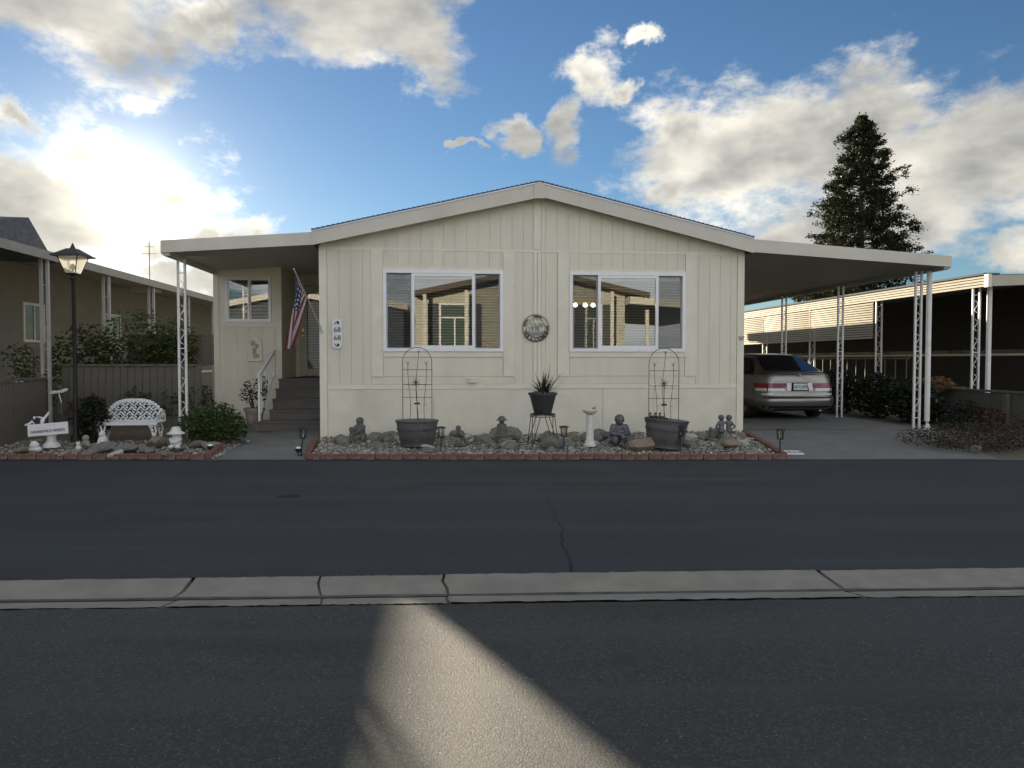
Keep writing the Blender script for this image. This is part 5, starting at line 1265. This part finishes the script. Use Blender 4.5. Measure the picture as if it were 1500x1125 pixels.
# redwood behind the carport
def redwood(x, y, H_, rb):
    t = thing('redwood_tree', 'tall dark conical redwood tree rising behind the carport roof', 'tree', (x, y, .17)); random.seed(44)
    MB().tube([(0, 0, -.1), (.05, 0, H_ * .3), (0, .05, H_ * .6), (0, 0, H_ * .99)], .42, 8, .03).build('trunk', M_TWIG, t)
    P = MB(); S = MB(); nb = 380
    for k in range(nb):
        f = (k + random.random()) / nb; h = H_ * (.08 + .92 * f); env = rb * (1 - f) ** .68 * (.7 + .3 * min(1, f * 5 + .4)) + .05
        a = k * 2.399 + random.uniform(-.6, .6); lob = 1 + .22 * mnoise.noise(Vector((math.cos(a) * 1.2, math.sin(a) * 1.2, h * .55)))
        ln = env * random.uniform(.62, 1.0) * lob * (1.2 if random.random() < .15 else 1)
        up = .42 * f - .06; b0 = Vector((0, 0, h)); tip = Vector((math.cos(a) * ln, math.sin(a) * ln, h + ln * up))
        S.tube([b0, b0.lerp(tip, .5) + Vector((0, 0, -.06 * ln)), tip], .045 * (1 - f) + .012, 4, .006)
        for q_ in range(max(2, int(3 + ln * 3.2))):          # tufts along the limb
            u = .28 + .78 * random.random() ** .7; c0 = b0.lerp(tip, u) + Vector((random.gauss(0, .10), random.gauss(0, .10), random.gauss(0, .08))) * (.4 + ln / rb)
            tr = random.uniform(.09, .23) * (.5 + .6 * ln / rb)
            for _ in range(int(22 + 120 * tr)):
                c = c0 + Vector((random.gauss(0, tr), random.gauss(0, tr), random.gauss(0, tr * .6))); s_ = random.uniform(.05, .13)
                q = Matrix.Rotation(a + random.gauss(0, .8), 3, 'Z') @ Matrix.Rotation(random.gauss(-.2, .6), 3, 'Y') @ Matrix.Rotation(random.gauss(0, .7), 3, 'X')
                A, B_ = q @ Vector((s_, 0, 0)), q @ Vector((0, s_ * .36, 0)); P.add([c - A * .6, c - B_, c + A, c + B_], [(0, 1, 2, 3)])
    P.build('crown', leafmat('redwood_needle', (.013, .020, .008), (.036, .044, .015), .6, .18), t); S.build('limbs', M_TWIG, t)
redwood((1258 - 750) / FPX * 40, 40, 14.3, 4.0)

# ================================================================== neighbouring homes
random.seed(51)
def nb_window(root, x, y0, y1, z0, z1, face):        # window in a wall that runs along the lot depth
    w0 = MB(); d = .03 * face; wd = .06
    xa, xb = min(x, x + d), max(x, x + d)
    w0.box(xa, xb, y0, y1, z0, z0 + wd).box(xa, xb, y0, y1, z1 - wd, z1).box(xa, xb, y0, y0 + wd, z0 + wd, z1 - wd).box(xa, xb, y1 - wd, y1, z0 + wd, z1 - wd).box(xa, xb, (y0 + y1) / 2 - .02, (y0 + y1) / 2 + .02, z0 + wd, z1 - wd)
    fr = bl(w0, 'window', M_NEIGHW, root)
    xp = x + d * .35; bl(MB().box(min(xp, xp + .004), max(xp, xp + .004), y0 + wd, y1 - wd, z0 + wd, z1 - wd), 'pane', mat('dark_pane', (.03, .035, .04), .08, .1, 4), root, par=fr)
# left neighbour: long side awning on paired posts
NX, NZ = -7.30, 3.48
ln = lot_thing('mobile_home', 'tan neighbouring mobile home with a long side awning, beyond the left garden fence', 'house', -10, 20, 0)
bl(MB().box(-13.5, -9.3, 10.5, 42, .15, 3.66), 'wall', M_NEIGH, ln)
bl(MB().prism([(-9.6, NZ + .22), (NX, NZ - .04), (NX, NZ + .05), (-9.6, NZ + .30)], 9.5, 42.5), 'awning_roof', M_SOFFIT, ln)
bl(MB().box(NX + .002, NX + .03, 9.48, 42.5, NZ - .11, NZ + .055), 'fascia', mat('dull_trim', (.30, .29, .26), .7), ln)
bl(MB().prism([(-13.9, 3.68), (-9.2, 3.68), (-9.2, 3.78), (-11.5, 4.25), (-13.9, 3.78)], 9.8, 42.4), 'roof', M_SHINGLE, ln)
bl(MB().add([(-13.6, 11.5, 3.7), (-7.75, 11.5, 3.45), (-7.75, 15.9, 3.45), (-13.6, 15.9, 3.7), (-13.6, 14.95, 4.2), (-7.75, 14.95, 4.2)], [(0, 1, 5, 4), (5, 2, 3, 4), (1, 2, 5), (0, 4, 3), (0, 3, 2, 1)]), 'cross_gable_roof', M_SHINGLE, ln)
for y in (12.2, 14.8, 17.4, 20.0, 22.7, 25.4, 28.1): 
    P = MB().box(NX - .20, NX - .15, y - .025, y + .025, .17, NZ - .02).box(NX - .08, NX - .03, y - .025, y + .025, .17, NZ - .06)
    for k in range(7): P.box(NX - .149, NX - .081, y - .006, y + .006, .5 + k * .4, .52 + k * .4)
    bl(P, 'post', mat('dull_post', (.42, .42, .40), .6), ln)
for a, b, c, d in ((13.4, 14.6, 1.7, 2.9), (17.6, 18.5, 1.9, 2.8), (21.5, 22.7, 1.8, 2.8)): nb_window(ln, -9.3, a, b, c, d, 1)
bl(MB().box(-9.299, -9.27, 10.5, 42, 1.0, 1.08), 'trim_board', M_NEIGHW, ln)
bl(MB().tube([(-8.3, 22.3, 3.5), (-8.3, 22.3, 4.9)], .012, 5).tube([(-8.5, 22.3, 4.55), (-8.1, 22.3, 4.55)], .008, 4).tube([(-8.42, 22.3, 4.75), (-8.18, 22.3, 4.75)], .008, 4), 'antenna', M_BLACK, ln)
bl(MB().box(-8.7, -8.1, 22.0, 22.6, 3.45, 3.62), 'vent_cap', M_FASCIA, ln)
sh = lot_thing('garden_shed', 'small white storage shed far back beside the left awning', 'shed', -6.0, 26.5, 0)
bl(MB().box(-6.9, -5.3, 26, 27.4, .17, 2.1), 'wall', M_NEIGHW, sh); bl(MB().prism([(-7.0, 2.1), (-5.2, 2.1), (-6.1, 2.45)], 25.9, 27.5), 'roof', M_SHINGLE, sh)
bl(MB().box(-6.5, -5.75, 25.97, 25.998, .2, 1.95), 'door', M_TRIM, sh)

# right neighbour: awning with louvred sun screen
QX, QZ = 11.30, 3.02
rn = lot_thing('mobile_home', 'brown neighbouring mobile home with a cream louvred awning screen beyond the carport', 'house', 14, 22, 0)
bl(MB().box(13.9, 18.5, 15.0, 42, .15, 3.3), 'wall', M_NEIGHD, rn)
bl(MB().prism([(QX, QZ + .13), (18.7, QZ + .45), (18.7, QZ + .55), (QX, QZ + .24)], 14.35, 42.5), 'awning_roof', M_SHINGLE, rn)
for k in range(4): bl(MB().hexa([(QX - .04, 14.37, QZ + .06 * k), (QX - .03, 14.37, QZ + .06 * k), (QX - .03, 42.5, QZ + .06 * k), (QX - .04, 42.5, QZ + .06 * k), (QX - .012, 14.37, QZ + .052 + .06 * k), (QX - .004, 14.37, QZ + .052 + .06 * k), (QX - .004, 42.5, QZ + .052 + .06 * k), (QX - .012, 42.5, QZ + .052 + .06 * k)]), 'fascia_slat', M_SLAT, rn)
bl(MB().box(QX - .06, QX + .3, 14.37, 42.5, QZ + .242, QZ + .285), 'roof_edge', M_SHINGLE, rn)
bl(MB().box(QX - .06, QX + .02, 14.24, 14.36, QZ - .02, QZ + .25), 'fascia_end', M_NEIGHW, rn)
bl(MB().prism([(QX + .03, QZ), (18.7, QZ + .32), (18.7, QZ + .54), (QX + .03, QZ + .22)], 14.28, 14.34), 'fascia', M_SLAT, rn)
seg = [(18.35, 21.6), (21.61, 24.9), (24.91, 28.2), (28.21, 31.5), (31.51, 34.8)]
for y0, y1 in seg:
    for k in range(15):
        z = 2.06 + k * .063; c = bl(MB().hexa([(QX - .045, y0, z), (QX - .027, y0, z), (QX - .027, y1, z), (QX - .035, y1, z), (QX - .008, y0, z + .050), (QX, y0, z + .050), (QX, y1, z + .050), (QX - .008, y1, z + .050)]), 'louvre_slat', M_SLAT, rn)
for y in (14.75, 18.25, 21.7, 25.0, 28.3): scroll_post(rn, QX + .08, y, QZ + .1, .15)
bl(MB().tube([(QX + .30, 14.65, QZ + .1), (QX + .30, 14.65, .3)], .05, 8), 'downspout', M_METALW, rn, smooth=True)
bl(MB().box(13.84, 13.898, 15.0, 30, 1.60, 1.66), 'trim_board', M_NEIGHW, rn)  # white strip put in for a pale band along this dark wall
bl(MB().box(13.80, 13.898, 15.0, 30, .16, .6), 'skirting_panel', M_NEIGHD, rn)
# rail and shrubs between the two lots
gr = lot_thing('porch_railing', 'thin pale railing of the brown home seen past the carport posts', 'railing', 11.9, 20, 0)
bl(MB().box(12.38, 12.42, 18.5, 27, 1.52, 1.56), 'top_rail', mat('dull_rail', (.22, .21, .19), .7), gr)
for k in range(18): bl(MB().box(12.39, 12.41, 18.6 + k * .48, 18.62 + k * .48, .17, 1.519), 'baluster', MATS['dull_rail'], gr)
lattice('lattice_screen', 'diamond lattice screen standing far back behind the parked car', L(8.9, 33), L(12.2, 33), 1.0, 2.0, mat('lattice_dark', (.10, .09, .07), .9), .16, .05)
for k, (x, y, h_, w_) in enumerate(((9.95, 14.6, .9, .45), (10.0, 16.0, 1.0, .55), (9.95, 17.6, 1.1, .55), (10.0, 19.4, 1.0, .6), (10.0, 21.5, 1.15, .6), (10.1, 24.0, 1.2, .7))):
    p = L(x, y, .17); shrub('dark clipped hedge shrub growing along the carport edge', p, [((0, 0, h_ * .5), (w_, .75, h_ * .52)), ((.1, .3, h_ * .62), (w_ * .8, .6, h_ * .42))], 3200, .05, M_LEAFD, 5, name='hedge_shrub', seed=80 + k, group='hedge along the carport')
fe = plank_fence('wooden_fence', 'low grey plank fence running to the street at the right lot line', L(10.65, 10.6), L(10.65, 15.0), .1, .86, mat('grey_planks', (.11, .105, .097), .9, .25, 5, .4, 60, stretch=(1, 1, .12)))
p = L(10.1, 14.3, .15)
shrub('rust-orange dried flowering shrub at the end of the low grey fence', p, [((.15, .1, .85), (.35, .25, .16))], 260, .05, M_LEAFR, 9, seed=91)
p = spot(1465, 668, .05)
shrub('low brown twiggy ground shrub at the driveway mouth by the low fence', (p.x + .1, p.y + .75, .04), [((0, 0, .22), (.9, .7, .24)), ((.7, .3, .28), (.8, .6, .3)), ((-.5, .5, .16), (.5, .5, .16))], 5200, .022, leafmat('dry_leaf', (.03, .022, .017), (.065, .05, .036), .9, .05), 14, seed=92)
shrub('dark leafy ground shrub between the downspout and the low fence', L(9.85, 13.2, .13), [((0, 0, .16), (.32, .4, .2)), ((.3, .3, .3), (.4, .4, .3))], 1300, .035, M_LEAFD, 6, seed=93)
shrub('small red flowering plant in front of the low grey fence', L(10.25, 12.9, .12), [((0, 0, .28), (.28, .25, .2))], 420, .035, leafmat('red_flower', (.05, .016, .014), (.10, .028, .024), .6, .2), 5, seed=94)
for k, (px, py) in enumerate(((1405, 652), (1380, 646), (1428, 660))):
    p = spot(px, py, .07); rock('g', (p.x, p.y, .10), .10, 'small grey rock at the right edge of the driveway', 'rocks along the driveway edge')

# ================================================================== home across the street (mirrored in the front windows)
ac = lot_thing('mobile_home', 'sunlit cream mobile home across the street, mirrored in the front windows', 'house', 3.5, -6, 0)
M_ACW = mat('sunlit_cream_siding', (.50, .48, .40), .8, .04, 3)
AX0, AX1, AY = -1.0, 7.9, -5.0
WW = [(0.0, 1.28, 1.75, 3.85), (6.2, 6.9, 1.75, 3.85)]
bl(MB().prism([(AX0, 0), (AX1, 0), (AX1, 4.3), (3.9, 5.2), (AX0, 4.3)], AY - 14, AY), 'wall', M_ACW, ac)
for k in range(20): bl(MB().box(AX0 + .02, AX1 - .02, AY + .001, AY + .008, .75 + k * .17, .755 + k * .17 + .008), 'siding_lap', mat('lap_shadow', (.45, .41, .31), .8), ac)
for s_ in (-1, 1):
    e = 3.9 + s_ * 4.9; lo, hi = min(e, 3.9), max(e, 3.9); q = lambda x: 5.35 - .21 * abs(x - 3.9)
    bl(MB().prism([(lo, q(lo) - .22), (hi, q(hi) - .22), (hi, q(hi)), (lo, q(lo))], AY - 14.5, AY + .7), 'roof', mat('brown_shingle', (.13, .10, .075), .9, .2, 10), ac)
for x0, x1, z0, z1 in WW:
    fr = bl(ring(MB(), x0, x1, z0, z1, AY + .01, AY + .07, .07).box(x0 + .07, x1 - .07, AY + .012, AY + .06, z1 - .62, z1 - .56).box((x0 + x1) / 2 - .03, (x0 + x1) / 2 + .03, AY + .012, AY + .055, z0 + .07, z1 - .62), 'window', M_VINYL, ac)
    bl(MB().box(x0 + .07, x1 - .07, AY + .012, AY + .02, z0 + .07, z1 - .07), 'pane', mat('green_pane', (.08, .11, .09), .1), ac, par=fr)
    for a, b in ((x0 - .48, x0 - .04), (x1 + .04, x1 + .48)): bl(MB().box(a, b, AY + .01, AY + .04, z0, z1), 'shutter', mat('dark_shutter', (.05, .055, .065), .7), ac)
for x in (-.6, 1.1, 4.3, 7.2, 8.7, 12.0): bl(MB().box(x - .07, x + .07, AY + .55, AY + .66, 0, 4.35 if x < 8.5 else 3.6), 'post', M_NEIGHW, ac)
bl(MB().prism([(AX1 + .05, 3.85), (13.2, 3.5), (13.2, 3.75), (AX1 + .05, 4.15)], AY - 12, AY + .7), 'carport_roof', M_NEIGHW, ac)
n2_ = lot_thing('mobile_home', 'dark slate mobile home with a white roof edge further along across the street', 'house', -7, -6, 0)
bl(MB().prism([(-12, 0), (-1.55, 0), (-1.55, 3.7), (-6.8, 4.7), (-12, 3.7)], -20, -6.2), 'wall', mat('slate_siding', (.07, .08, .10), .8), n2_)
bl(MB().prism([(-12.4, 3.62), (-6.8, 4.72), (-1.35, 3.62), (-1.35, 3.9), (-6.8, 5.0), (-12.4, 3.9)], -20.3, -5.8), 'roof', M_NEIGHW, n2_)
